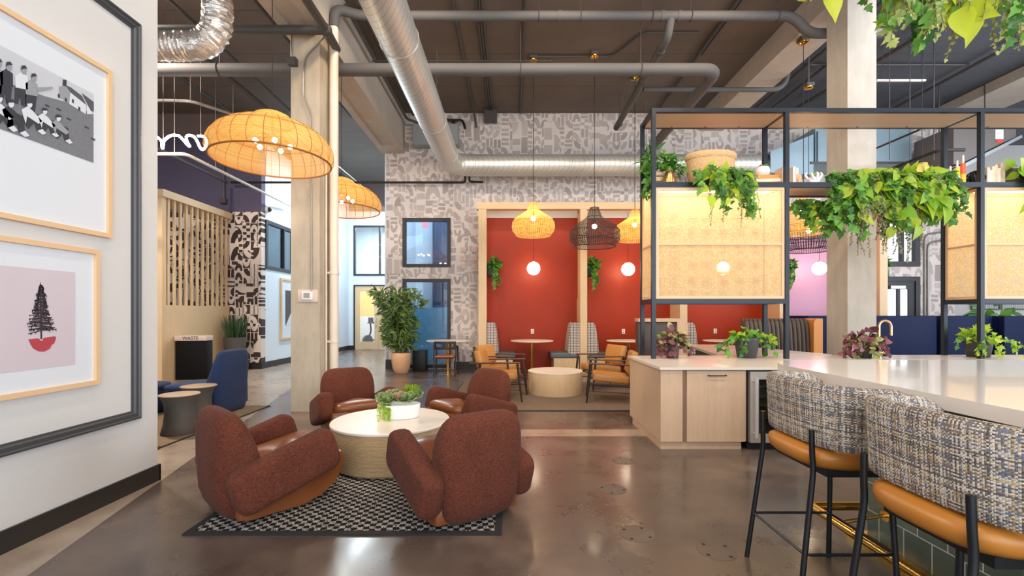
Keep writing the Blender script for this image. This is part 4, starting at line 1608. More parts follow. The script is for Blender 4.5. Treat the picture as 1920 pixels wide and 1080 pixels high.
t = thing('beverage_fridge', 'stainless undercounter fridge with a glass door beside the oak cabinet', 'fridge', (2.60, 4.985, 0))
mb = MB()
mb.box(0, 0.03, 0.03, 0.62, 0.05, CT - 0.035); mb.box(0.59, 0.62, 0.03, 0.62, 0.05, CT - 0.035); mb.box(0.03, 0.59, 0.03, 0.62, 0.05, 0.09)
mb.box(0.03, 0.59, 0.03, 0.62, CT - 0.06, CT - 0.035); mb.box(0.03, 0.59, 0.58, 0.62, 0.09, CT - 0.06); mb.box(0.0, 0.62, 0.04, 0.6, 0.0, 0.05)
mb.build('body', M_dark, t, smooth=0)
mb = MB()
mb.box(0.012, 0.105, -0.02, 0.028, 0.085, CT - 0.05); mb.box(0.53, 0.608, -0.02, 0.028, 0.085, CT - 0.05)
mb.box(0.105, 0.53, -0.02, 0.028, CT - 0.135, CT - 0.05); mb.box(0.105, 0.53, -0.02, 0.028, 0.085, 0.18)
d = mb.build('door', M_stainless, t, smooth=0)
mb = MB(); mb.box(0.105, 0.53, -0.004, 0.008, 0.18, CT - 0.135); mb.build('glass_pane', M_darkglass, d, smooth=0)
mb = MB(); mb.cyl((0.05, -0.065, 0.15), (0.05, -0.065, 0.80), 0.014, 12); mb.cyl((0.05, -0.065, 0.19), (0.05, -0.02, 0.19), 0.012, 10); mb.cyl((0.05, -0.065, 0.76), (0.05, -0.02, 0.76), 0.012, 10)
mb.build('handle', M_stainless, d)
for z in (0.33, 0.47, 0.58, 0.68):
    mb = MB(); mb.box(0.04, 0.58, 0.06, 0.5, z, z + 0.008); mb.build('wire_shelf', M_frameoak if z == 0.47 else M_stainless, t, smooth=0)
for i in range(4):
    t = thing('base_cabinet', ['oak base cabinet right of the fridge, behind the stools', 'oak sink cabinet under the rose brass tap', 'oak base cabinet behind the island, right of the sink', 'oak base cabinet at the far end of the worktop'][i], 'cabinet', (3.24 + i * 1.28, 4.985, 0))
    mb = MB(); mb.box(0, 1.27, 0.02, 1.3, 0.09, CT - 0.032); mb.box(0.01, 1.26, 0.06, 1.2, 0, 0.09); mb.build('body', M_cab, t, smooth=0)
    for k in range(2):
        mb = MB(); mb.box(0.01 + 0.635 * k, 0.63 + 0.635 * k, -0.004, 0.018, 0.1, CT - 0.045); mb.build('door', M_cab, t, smooth=0)

# peninsula running back from the counter
t = thing('peninsula_table', 'white topped peninsula running back from the worktop', 'table', (0, 0, 0))
mb = MB(); mb.prism([(2.95, 6.52), (3.32, 8.6), (4.03, 8.6), (4.6, 6.52)], CT - 0.04, CT); mb.build('tabletop', M_quartz2, t, smooth=0)
mb = MB(); mb.prism([(3.10, 6.55), (3.42, 8.45), (3.9, 8.45), (4.35, 6.55)], 0, CT - 0.042); mb.build('base', M_greyleather, t, smooth=0)

# tap
t = thing('kitchen_tap', 'rose brass gooseneck tap at the sink on the worktop', 'tap', (X(1648, 5.93), 5.93, CT), R(-4))
mb = MB(); mb.lathe([(0.03, 0), (0.03, 0.012), (0.024, 0.02), (0.024, 0.10), (0.019, 0.11), (0.017, 0.14)], 20); mb.build('base', M_rose, t)
mb = MB(); pts = [(0, 0, 0.12), (0, 0, 0.40)] + [(0.075 - 0.075 * math.cos(R(a)), 0, 0.41 + 0.085 * math.sin(R(a))) for a in range(15, 180, 15)] + [(0.15, 0, 0.40), (0.15, 0, 0.30)]
mb.tube(pts, 0.016, 12); mb.build('spout', M_rose, t)
mb = MB(); mb.cyl((0.015, 0, 0.075), (0.075, 0, 0.075), 0.018, 14); mb.cyl((0.065, 0, 0.075), (0.115, 0, 0.125), 0.008, 10); mb.build('lever', M_rose, t)
t = thing('undermount_sink', 'pale undermount sink rim in the worktop below the tap', 'sink', (X(1690, 5.6), 5.5, CT))
mb = MB()
mb.box(-0.42, 0.42, -0.24, -0.225, 0, 0.003); mb.box(-0.42, 0.42, 0.225, 0.24, 0, 0.003); mb.box(-0.42, -0.405, -0.225, 0.225, 0, 0.003); mb.box(0.405, 0.42, -0.225, 0.225, 0, 0.003)
mb.build('rim', M_bowl, t, smooth=0)
mb = MB(); mb.box(-0.405, 0.405, -0.225, 0.225, 0, 0.0015); mb.build('basin', M_stainless, t, smooth=0)

# ------------------------------------------------------------------ steel shelving with cane panels
SY0, SY1 = 5.86, 6.41
SX = [1.81, 3.535, 6.06, 8.55]
ZT, ZS, ZB = 4.16, 3.20, 1.69
pw = 0.052
t = thing('steel_shelving', 'tall dark steel shelving frame standing on the worktop, with cane panels', 'shelving', (0, 0, CT))
for x in SX:
    for y in (SY0, SY1 - pw):
        mb = MB(); mb.box(x, x + pw, y, y + pw, 0, ZT - CT - pw); mb.build('post', M_steel, t, smooth=0)
for y in (SY0, SY1 - pw):
    mb = MB(); mb.box(SX[0], SX[-1] + pw, y, y + pw, ZT - CT - pw, ZT - CT); mb.build('top_rail', M_steel, t, smooth=0)
for i, x in enumerate(SX):
    mb = MB(); mb.box(x + 0.002, x + pw - 0.002, SY0 + pw, SY1 - pw, ZT - CT - pw, ZT - CT); mb.build('top_cross_rail', M_steel, t, smooth=0)
for i in range(3):
    a, b_ = SX[i] + pw, SX[i + 1]
    mb = MB(); mb.box(a, b_, SY0 + pw, SY1 - pw, ZT - CT - pw, ZT - CT - 0.022); mb.build('top_board', M_shelfwood, t, smooth=0)
    for y in (SY0, SY1 - pw):
        mb = MB(); mb.box(a, b_, y, y + pw, ZS - CT - 0.062, ZS - CT); mb.build('shelf_rail', M_steel, t, smooth=0)
    mb = MB(); mb.box(a, b_, SY0 + pw, SY1 - pw, ZS - CT - 0.05, ZS - CT - 0.012); mb.build('shelf_board', M_shelfwood, t, smooth=0)
    if i != 1:
        for y in (SY0, SY1 - pw):
            mb = MB(); mb.box(a, b_, y, y + pw, ZB - CT - 0.062, ZB - CT); mb.build('lower_rail', M_steel, t, smooth=0)
for x in SX:
    mb = MB(); mb.box(x + 0.004, x + pw - 0.004, SY0 + pw, SY1 - pw, ZS - CT - 0.06, ZS - CT - 0.002); mb.build('shelf_cross_rail', M_steel, t, smooth=0)
    mb = MB(); mb.box(x + 0.004, x + pw - 0.004, SY0 + pw, SY1 - pw, ZB - CT - 0.06, ZB - CT - 0.002); mb.build('lower_cross_rail', M_steel, t, smooth=0)


def cane(p0, ux, W, H, y_off, mid):
    """panel from corner p0 along unit ux; frame + webbing"""
    p0, ux = Vector(p0), Vector(ux)
    uy = Vector((-ux.y, ux.x, 0))
    M = Matrix(((ux.x, uy.x, 0, p0.x), (ux.y, uy.y, 0, p0.y), (0, 0, 1, p0.z), (0, 0, 0, 1)))
    w = 0.035
    mb = MB()
    for b_ in ((0, w, 0, H), (W - w, W, 0, H), (w, W - w, 0, w), (w, W - w, H - w, H), (w, W - w, mid - 0.012, mid + 0.012)):
        mb.box(b_[0], b_[1], -0.014, 0.014, b_[2], b_[3], M=M)
    fr = mb.build('cane_panel', M_caneframe, t, smooth=0)
    mb = MB()
    for z0, z1 in ((w, mid - 0.012), (mid + 0.012, H - w)):
        v = [(w, 0, z0), (W - w, 0, z0), (W - w, 0, z1), (w, 0, z1)]
        uv = [[(w / 1.5, z0 / 1.1), ((W - w) / 1.5, z0 / 1.1), ((W - w) / 1.5, z1 / 1.1), (w / 1.5, z1 / 1.1)]]
        mb.add(v, [(0, 1, 2, 3)], uv, M=M)
    mb.build('webbing', M_cane, fr, smooth=0, fix=False)


PH = ZS - 0.062 - ZB - 0.004
for i in (0, 2):
    a, b_ = SX[i] + pw + 0.004, SX[i + 1] - 0.004
    for y in (SY0 + 0.026, SY1 - 0.026):
        cane((a, y, ZB - CT + 0.002), (1, 0, 0), b_ - a, PH, 0, 0.71)
    for x in (SX[i] + 0.026, SX[i + 1] + 0.026):
        cane((x, SY0 + pw + 0.004, ZB - CT + 0.002), (0, 1, 0), SY1 - SY0 - 2 * pw - 0.008, PH, 0, 0.71)
    mb = MB(); mb.box(a + 0.04, b_ - 0.04, SY0 + 0.25, SY0 + 0.30, ZS - CT - 0.060, ZS - CT - 0.051); mb.build('assumed_light_strip', M_led, t, smooth=0)  # strip assumed for the warm glow inside the cane box
for i in range(3):
    a, b_ = SX[i] + pw, SX[i + 1]
    for k in range(3):
        cx_ = a + (b_ - a) * (0.22 + 0.28 * k)
        mb = MB(); mb.cyl((cx_, SY1 - 0.05, ZT - CT - 0.03), (cx_, SY1 - 0.085, ZT - CT - 0.045), 0.018, 10); mb.build('clip_spot', M_steel, t)

# ------------------------------------------------------------------ things on the shelf
SYM = 6.1


def sx(px, Y=6.0): return X(px, Y)


# gilt bell vase, small crate planter, basket
t = thing('bell_vase', 'bronze bell shaped vase on the steel shelf beside the leafy crate plant', 'vase', (sx(1255, 5.98), 5.98, ZS))
mb = MB(); mb.lathe([(0.09, 0), (0.098, 0.012), (0.09, 0.05), (0.072, 0.11), (0.052, 0.16), (0.04, 0.175), (0.034, 0.176), (0.03, 0.16), (0.001, 0.15)], 32); mb.build('body', simple('bronze glaze', srgb(176, 138, 88), 0.3, 0.9), t)
mb = MB(); mb.lathe([(0.094, -0.001), (0.1, 0.004), (0.099, 0.014), (0.092, 0.016)], 32); mb.build('foot', M_dark, t)
t = thing('planter_crate', 'small wooden crate with leafy plants at the end post of the steel shelf', 'planter', (sx(1236, 6.12), 6.14, ZS))
mb = MB(); mb.box(-0.1, 0.12, -0.09, 0.09, 0, 0.012)
for z in (0.0, 0.07, 0.14):
    mb.box(-0.11, 0.13, -0.1, -0.09, z, z + 0.055); mb.box(-0.11, 0.13, 0.09, 0.1, z, z + 0.055); mb.box(-0.11, -0.1, -0.09, 0.09, z, z + 0.055); mb.box(0.12, 0.13, -0.09, 0.09, z, z + 0.055)
mb.build('crate', M_shelfwood, t, smooth=0)
rng = random.Random(21)
mb = MB()
clump(mb, rng, (0.08, -0.05, 0.19), (0.26, 0.14, 0.28), 120, IVY, 0.085)
mb.build('bushy_foliage', M_l_ivy, t, 60, fix=False)
mb = MB()
clump(mb, rng, (-0.1, -0.02, 0.25), (0.16, 0.12, 0.3), 60, LANCE, 0.16, 1.6)
for k in range(7):
    pts = vine_pts(rng, (-0.09, -0.06, 0.24), (rng.uniform(-0.14, -0.03), rng.uniform(-0.12, 0.05), 0), rng.uniform(0.25, 0.5), 8, 0.03)
    leaves_along(mb, rng, pts, OVAL, 0.06, 0.03)
mb.build('trailing_foliage', M_l_ivy, t, 60, fix=False)
t = thing('lidded_basket', 'large round woven basket with a rimmed lid on the steel shelf', 'basket', (sx(1334, 6.16), 6.19, ZS + 0.002))
mb = MB(); mb.lathe([(0.27, 0), (0.28, 0.01), (0.315, 0.2), (0.325, 0.39), (0.30, 0.392), (0.001, 0.392)], 48, sy=0.66); mb.build('body', M_basket, t, 50)
mb = MB(); mb.lathe([(0.33, 0.38), (0.342, 0.40), (0.342, 0.45), (0.328, 0.465), (0.15, 0.48), (0.001, 0.485)], 48, sy=0.66); mb.build('lid', M_basket, t, 50)


def trail_thing(label, x, y, zt, w, seed, specs, group=None, trough=(0.5, 0.2, 0.14)):
    """a low trough of trailing plants; specs: (part, material, outline, leaf, n, drop range, step, spread of x range)"""
    t = thing('trailing_planter', label, 'planter', (x, y, zt), 0, group)
    mb = MB(); mb.rbox((0, 0, trough[2] / 2), trough, 0.012, 2); mb.build('trough', M_pot, t)
    rng_ = random.Random(seed)
    for nm, m_, ol, L, n, d0, d1, step, xa, xb, kk in specs:
        mb = MB()
        runs = []
        for i in range(n):
            xx = xa + (xb - xa) * rng_.random()
            pts = vine_pts(rng_, (xx, rng_.uniform(-0.04, 0.02), trough[2] - 0.01), (rng_.uniform(-0.12, 0.12), rng_.uniform(-0.28, -0.12), 0), rng_.uniform(d0, d1), 9, 0.03, rng_.uniform(0.0, 0.08))
            leaves_along(mb, rng_, pts, ol, L, step, (0, -1, 0.45), kk, 0.8)
            runs.append(pts)
        add_stems(runs, mb.build(nm, m_, t, 60, fix=False))
    return t


trail_thing('leafy planter trailing over the cane panel in front of the lidded basket', sx(1354, 5.93), 5.92, ZS, 0.6, 31, [
    ('ivy_foliage', M_l_ivy, IVY, 0.085, 26, 0.15, 0.62, 0.045, -0.36, 0.36, 1.0),
    ('lime_foliage', M_l_lime, HEART, 0.15, 11, 0.10, 0.45, 0.11, -0.25, 0.22, 0.8),
    ('fine_foliage', M_l_olive, BEAD, 0.022, 8, 0.5, 0.88, 0.016, -0.30, 0.36, 1.0)], trough=(0.62, 0.09, 0.13))
trail_thing('wide leafy planter trailing from the open shelf in front of the pale column', sx(1640, 5.99), 6.0, ZS, 1.0, 32, [
    ('ivy_foliage', M_l_ivy, IVY, 0.095, 42, 0.2, 0.85, 0.045, -0.62, 0.30, 1.0),
    ('lime_foliage', M_l_lime, HEART, 0.18, 24, 0.05, 0.8, 0.12, -0.45, 0.42, 0.8),
    ('fine_foliage', M_l_grey, BEAD, 0.026, 34, 0.6, 1.15, 0.018, -0.45, 0.38, 1.0)], trough=(0.9, 0.18, 0.13))
trail_thing('leafy planter at the third post, spilling toward the second cane panel', sx(1748, 5.96), 5.97, ZS, 0.6, 33, [
    ('ivy_foliage', M_l_ivy, IVY, 0.09, 26, 0.15, 0.75, 0.045, -0.30, 0.20, 1.0),
    ('lime_foliage', M_l_lime, HEART, 0.18, 12, 0.05, 0.65, 0.12, -0.28, 0.1, 0.8),
    ('fine_foliage', M_l_olive, BEAD, 0.024, 12, 0.2, 0.7, 0.018, -0.34, 0.12, 1.0)], trough=(0.5, 0.16, 0.13))
trail_thing('leafy planter hanging below the open shelf against the woven lamps', sx(1542, 6.3), 6.28, ZS - 0.35, 0.5, 34, [
    ('ivy_foliage', M_l_ivy, IVY, 0.095, 30, 0.05, 0.42, 0.045, -0.40, 0.25, 1.0),
    ('lime_foliage', M_l_lime, HEART, 0.13, 8, 0.02, 0.35, 0.10, -0.36, 0.2, 0.8)], trough=(0.5, 0.16, 0.13))
trail_thing('lime green planter above the second cane panel beside the upright books', sx(1918, 5.98), 5.99, ZS, 0.5, 35, [
    ('lime_foliage', M_l_lime, HEART, 0.21, 16, 0.0, 0.62, 0.11, -0.16, 0.3, 0.85),
    ('acid_foliage', M_l_acid, HEART, 0.24, 6, 0.3, 0.62, 0.16, -0.12, 0.2, 0.7)], trough=(0.42, 0.16, 0.2))
for (px, py) in ((1900, 318),):
    pass

# lying books with a white pot, upright books
GBK = 'books lying in a stack on the steel shelf'
z = ZS
for i, (w, h, m_) in enumerate(((0.33, 0.045, M_book[3]), (0.34, 0.04, M_book[0]), (0.32, 0.05, M_book[5]))):
    t = thing('book', ['thickest book at the bottom of the lying stack on the steel shelf', 'pale middle book of the lying stack on the steel shelf', 'orange book on top of the lying stack under the white pot'][i], 'book', (sx(1436, 6.08), 6.1, z), R((2, -3, 1)[i]), GBK)
    mb = MB(); mb.box(-w / 2, w / 2, -0.11, 0.11, 0, 0.005); mb.box(-w / 2, w / 2, -0.11, 0.11, h - 0.005, h); mb.box(-w / 2, w / 2, -0.11, -0.104, 0.005, h - 0.005); mb.build('cover', m_, t, smooth=0)
    mb = MB(); mb.box(-w / 2 + 0.006, w / 2 - 0.006, -0.104, 0.104, 0.005, h - 0.005); mb.build('pages', M_book[2], t, smooth=0)
    z += h
t = thing('succulent_pot', 'white pot with a small succulent on the lying books', 'planter', (sx(1430, 6.08), 6.08, z))
mb = MB(); mb.lathe([(0.055, 0), (0.085, 0.03), (0.092, 0.075), (0.08, 0.12), (0.07, 0.12), (0.065, 0.1), (0.001, 0.1)], 28); mb.build('pot', M_bowl, t)
mb = MB(); rosette(mb, (-0.02, 0, 0.11), 0.05, 3, 7); rosette(mb, (0.03, -0.02, 0.11), 0.045, 3, 7); mb.build('succulent', M_l_sage, t, 60, fix=False)


def upright(x, y, w, h, m_, label, group, tilt=0.0):
    t = thing('book', label, 'book', (x, y, ZS), 0, group)
    mb = MB(); mb.box(-w / 2, w / 2, -0.08, 0.08, 0, h); mb.build('cover', m_, t, smooth=0)
    mb = MB(); mb.box(-w / 2 + 0.004, w / 2 - 0.004, -0.076, 0.084, 0.004, h + 0.0015); mb.build('pages', M_book[2], t, smooth=0)
    return t


upright(sx(1463, 6.05), 6.05, 0.05, 0.23, M_book[4], 'tan upright book between the lying stack and the second post', 'upright books at the second post')
upright(sx(1482.5, 6.05), 6.05, 0.035, 0.235, M_book[2], 'cream upright book just right of the second post', 'upright books at the second post')
upright(sx(1488, 6.05), 6.05, 0.03, 0.22, M_book[0], 'pale upright book between the cream book and the peach arch', 'upright books at the second post')
t = thing('arch_ornament', 'small peach arch shaped ornament beside the cream book', 'ornament', (sx(1495, 6.0), 6.0, ZS))
mb = MB(); mb.prism([(-0.04, 0), (0.04, 0)] + [(0.04 * math.cos(R(a)), 0.105 + 0.04 * math.sin(R(a))) for a in range(0, 181, 20)], -0.03, 0.03, lambda a, b_, h: (a, h, b_)); mb.build('arch', M_peach, t)

# white open hand sculpture holding succulents
t = thing('hand_sculpture', 'white open hand sculpture cupping small succulents on the open shelf', 'sculpture', (sx(1527, 5.98), 5.98, ZS))
mb = MB()
rings = [superring(0, 0, z_, a, b_, 2.4, 24) for z_, a, b_ in ((0, 0.062, 0.035), (0.03, 0.066, 0.038), (0.06, 0.08, 0.045), (0.085, 0.085, 0.05), (0.095, 0.07, 0.04))]
mb.loft(rings)
for dx, dy, h, bend in ((-0.075, 0.01, 0.085, -0.05), (-0.045, -0.04, 0.075, -0.03), (0.005, -0.05, 0.08, 0.0), (0.05, -0.035, 0.075, 0.03), (0.082, 0.02, 0.095, 0.05)):
    p0 = Vector((dx * 0.8, dy * 0.8, 0.065))
    mb.tube([p0, p0 + Vector((bend * 0.7, dy * 0.35, h * 0.35)), p0 + Vector((bend * 1.05, dy * 0.5, h * 0.75)), p0 + Vector((bend * 0.75, dy * 0.2, h * 1.05)), p0 + Vector((bend * 0.6, dy * 0.1, h * 1.12))],
            lambda L, th, h=h: 0.0165 if L < h * 0.8 else 0.0165 - 0.009 * min(1, (L - h * 0.8) / (h * 0.45)), 10, 0.02, 4)
mb.build('hand', M_bowl, t, 60)
mb = MB(); rosette(mb, (0, 0.0, 0.10), 0.06, 4, 8); rosette(mb, (0.03, -0.02, 0.1), 0.04, 3, 8); mb.build('succulent', M_l_sage, t, 60, fix=False)

GW = 'banded candle holders on the shelf'
for i, (px, h, cols, lab) in enumerate(((1782, 0.26, (M_palewax, M_coral, M_palewax), 'short banded candle, coral over white, nearest the third post plant'),
                                        (1793.5, 0.33, (M_palewax, M_yellow, M_palewax), 'middle banded candle with a yellow band'),
                                        (1803, 0.40, (M_yellow, M_coral, M_palewax), 'tallest banded candle, coral over yellow with a pale taper'))):
    t = thing('banded_candle', lab, 'candle', (sx(px, 6.02), 6.02 - 0.01 * i, ZS), 0, GW)
    hh = h * 0.72
    mb = MB(); mb.lathe([(0.026, 0), (0.028, 0.005), (0.028, hh * 0.5)], 18); mb.build('lower_band', cols[0], t)
    mb = MB(); mb.lathe([(0.028, hh * 0.5), (0.028, hh * 0.97), (0.024, hh)], 18); mb.build('upper_band', cols[1], t)
    mb = MB(); mb.lathe([(0.013, hh), (0.011, h - 0.01), (0.006, h)], 12); mb.build('taper', cols[2], t)

t = thing('woven_orb', 'black woven ball behind the third post of the steel shelf', 'ornament', (sx(1838, 6.06), 6.12, ZS))
mb = MB()
for k in range(9):
    ax = Euler((R(20 * k), R(37 * k), R(50 * k))).to_matrix()
    mb.tube([Vector((0, 0, 0.115)) + ax @ Vector((0.108 * math.cos(R(a)), 0.108 * math.sin(R(a)), 0)) for a in range(0, 360, 20)], 0.007, 6, closed=True)
mb.build('hoops', M_dark, t)
mb = MB(); mb.ball((0, 0, 0.115), 0.09, 20, 12); mb.build('core', M_dark, t)
GU = 'upright books above the second cane panel'
rng = random.Random(8)
xx = 1851.0
hs = (0.235, 0.20, 0.25, 0.27, 0.225, 0.29, 0.21, 0.22, 0.20)
for i in range(9):
    wpx = (5.2, 4.4, 5.6, 4.6, 5.4, 5.0, 6.0, 6.6, 5.6)[i]
    upright(sx(xx + wpx / 2, 6.0), 6.0 + 0.08, wpx * 6.0 / F * 0.97, hs[i], M_book[(0, 2, 0, 4, 2, 1, 2, 0, 4)[i]],
            ['first', 'second', 'third', 'fourth', 'fifth', 'sixth', 'seventh', 'eighth', 'ninth'][i] + ' upright book counted from the woven ball', GU)
    xx += wpx
t = thing('shelf_pot', 'dark round pot at the end of the upright books', 'pot', (sx(1908, 6.1), 6.2, ZS))
mb = pot_mb(0.06, 0.08, 0.19); mb.build('pot', M_pot, t)

# ------------------------------------------------------------------ pots on the worktop
def counter_plant(label, px, Y, pr, ph, seed, specs):
    t = thing('potted_plant', label, 'plant', (X(px, Y), Y, CT))
    pot_mb(pr * 0.72, pr, ph).build('pot', M_pot, t)
    mb = MB(); mb.cyl((0, 0, ph * 0.88), (0, 0, ph * 0.92), pr * 0.85, 20); mb.build('soil', M_soil, t)
    r_ = random.Random(seed)
    for nm, m_, ol, L, n, rad, vines, out, drop, kk in specs:
        mb = MB(); runs = []
        clump(mb, r_, (0, 0, ph * 0.95), rad, n, ol, L, kk)
        for i in range(vines):
            a = r_.uniform(0, 2 * PI)
            dx = out * math.cos(a) * r_.uniform(0.6, 1.0)
            pts = vine_pts(r_, (math.cos(a) * pr * 0.7, math.sin(a) * pr * 0.7, ph), (dx, -abs(out * math.sin(a)) * 0.6, 0), min(drop * r_.uniform(0.5, 1.0), ph * 0.78), 7, 0.015, 0.04)
            leaves_along(mb, r_, pts, ol, L * 0.85, L * 0.5, (0, -1, 0.5), kk)
            runs.append(pts)
        add_stems(runs, mb.build(nm, m_, t, 60, fix=False))
    return t


counter_plant('purple leaved plant in a black pot by the first post of the shelving', 1261, 6.0, 0.095, 0.20, 41,
              [('purple_foliage', M_l_purple, OVAL, 0.08, 70, (0.18, 0.13, 0.2), 12, 0.2, 0.2, 1.3), ('green_foliage', M_l_olive, OVAL, 0.08, 60, (0.16, 0.13, 0.2), 3, 0.14, 0.12, 1.3)])
counter_plant('green heart leaved plant in a grey pot by the second post', 1400, 6.03, 0.155, 0.27, 42,
              [('green_foliage', M_l_ivy, HEART, 0.09, 34, (0.19, 0.12, 0.12), 9, 0.26, 0.26, 0.85), ('lime_foliage', M_l_lime, HEART, 0.09, 30, (0.19, 0.12, 0.15), 3, 0.24, 0.08, 0.85)])
counter_plant('purple leaved plant beside the rose brass tap', 1622, 6.0, 0.09, 0.17, 43,
              [('purple_foliage', M_l_purple, OVAL, 0.09, 110, (0.22, 0.13, 0.2), 12, 0.28, 0.2, 1.3), ('green_foliage', M_l_olive, OVAL, 0.085, 60, (0.2, 0.13, 0.16), 6, 0.2, 0.2, 1.3)])
counter_plant('lime green trailing plant in a grey pot behind the third post', 1834, 6.13, 0.155, 0.24, 44,
              [('lime_foliage', M_l_lime, IVY, 0.085, 60, (0.19, 0.14, 0.16), 9, 0.42, 0.26, 1.0), ('green_foliage', M_l_ivy, IVY, 0.07, 16, (0.18, 0.13, 0.14), 3, 0.4, 0.2, 1.0)])

# ------------------------------------------------------------------ island bar
IZ = 1.12
t = tag((lambda mb: (mb.prism([(1.995, 0.35), (5.6, 0.35), (5.6, 3.71), (2.33, 3.71), (2.18, 3.66), (2.05, 3.50), (1.995, 3.32)], IZ - 0.066, IZ), mb.build('bar_counter', M_quartz, smooth=20))[1])(MB()),
        'thick white quartz bar top with a rounded corner above the plaid stools', 'worktop')
t = thing('tiled_island', 'green tiled island base under the white bar top', 'island', (0, 0, 0))
mb = MB(); mb.box(2.35, 5.3, 0.5, 2.998, 0.042, IZ - 0.067); mb.build('tiled_body', M_tiles, t, smooth=0)
mb = MB(); mb.box(2.25, 5.3, 0.45, 3.05, 0, 0.041); mb.build('kick_plate', M_brass, t, smooth=0)
t = thing('power_outlet', 'outlet plate on the dark tiles just under the bar top', 'outlet', (2.349, 1.80, 0.955))
mb = MB(); mb.box(-0.006, 0, -0.06, 0.06, -0.06, 0.06); mb.build('plate', M_plate2, t, smooth=0)
for yy in (-0.028, 0.028):
    mb = MB(); mb.box(-0.008, -0.006, yy - 0.012, yy + 0.012, -0.03, 0.03); mb.build('socket', M_dark, t, smooth=0)

t = thing('foot_rail', 'polished brass foot rail along the green tiled island', 'foot rail', (0, 0, 0))
mb = MB(); mb.tube([(2.06, 0.4, 0.175), (2.06, 3.12, 0.175), (2.6, 3.12, 0.175)], 0.028, 14, 0.03); mb.build('rail_tube', M_brass, t)
mb = MB()
for y in (1.0, 1.6, 2.2, 2.72):
    mb.cyl((2.06, y, 0.175), (2.06, y + 0.05, 0.175), 0.032, 14)
mb.cyl((2.42, 3.12, 0.175), (2.46, 3.12, 0.175), 0.034, 14)
mb.build('collar', M_brass, t)
for y in (2.84, 1.9, 0.95):
    mb = MB(); mb.cyl((2.348, y, 0.235), (2.334, y, 0.235), 0.038, 20); mb.tube([(2.335, y, 0.235), (2.2, y, 0.215), (2.06, y, 0.19)], 0.011, 8, 0.05); mb.build('bracket', M_brass, t)


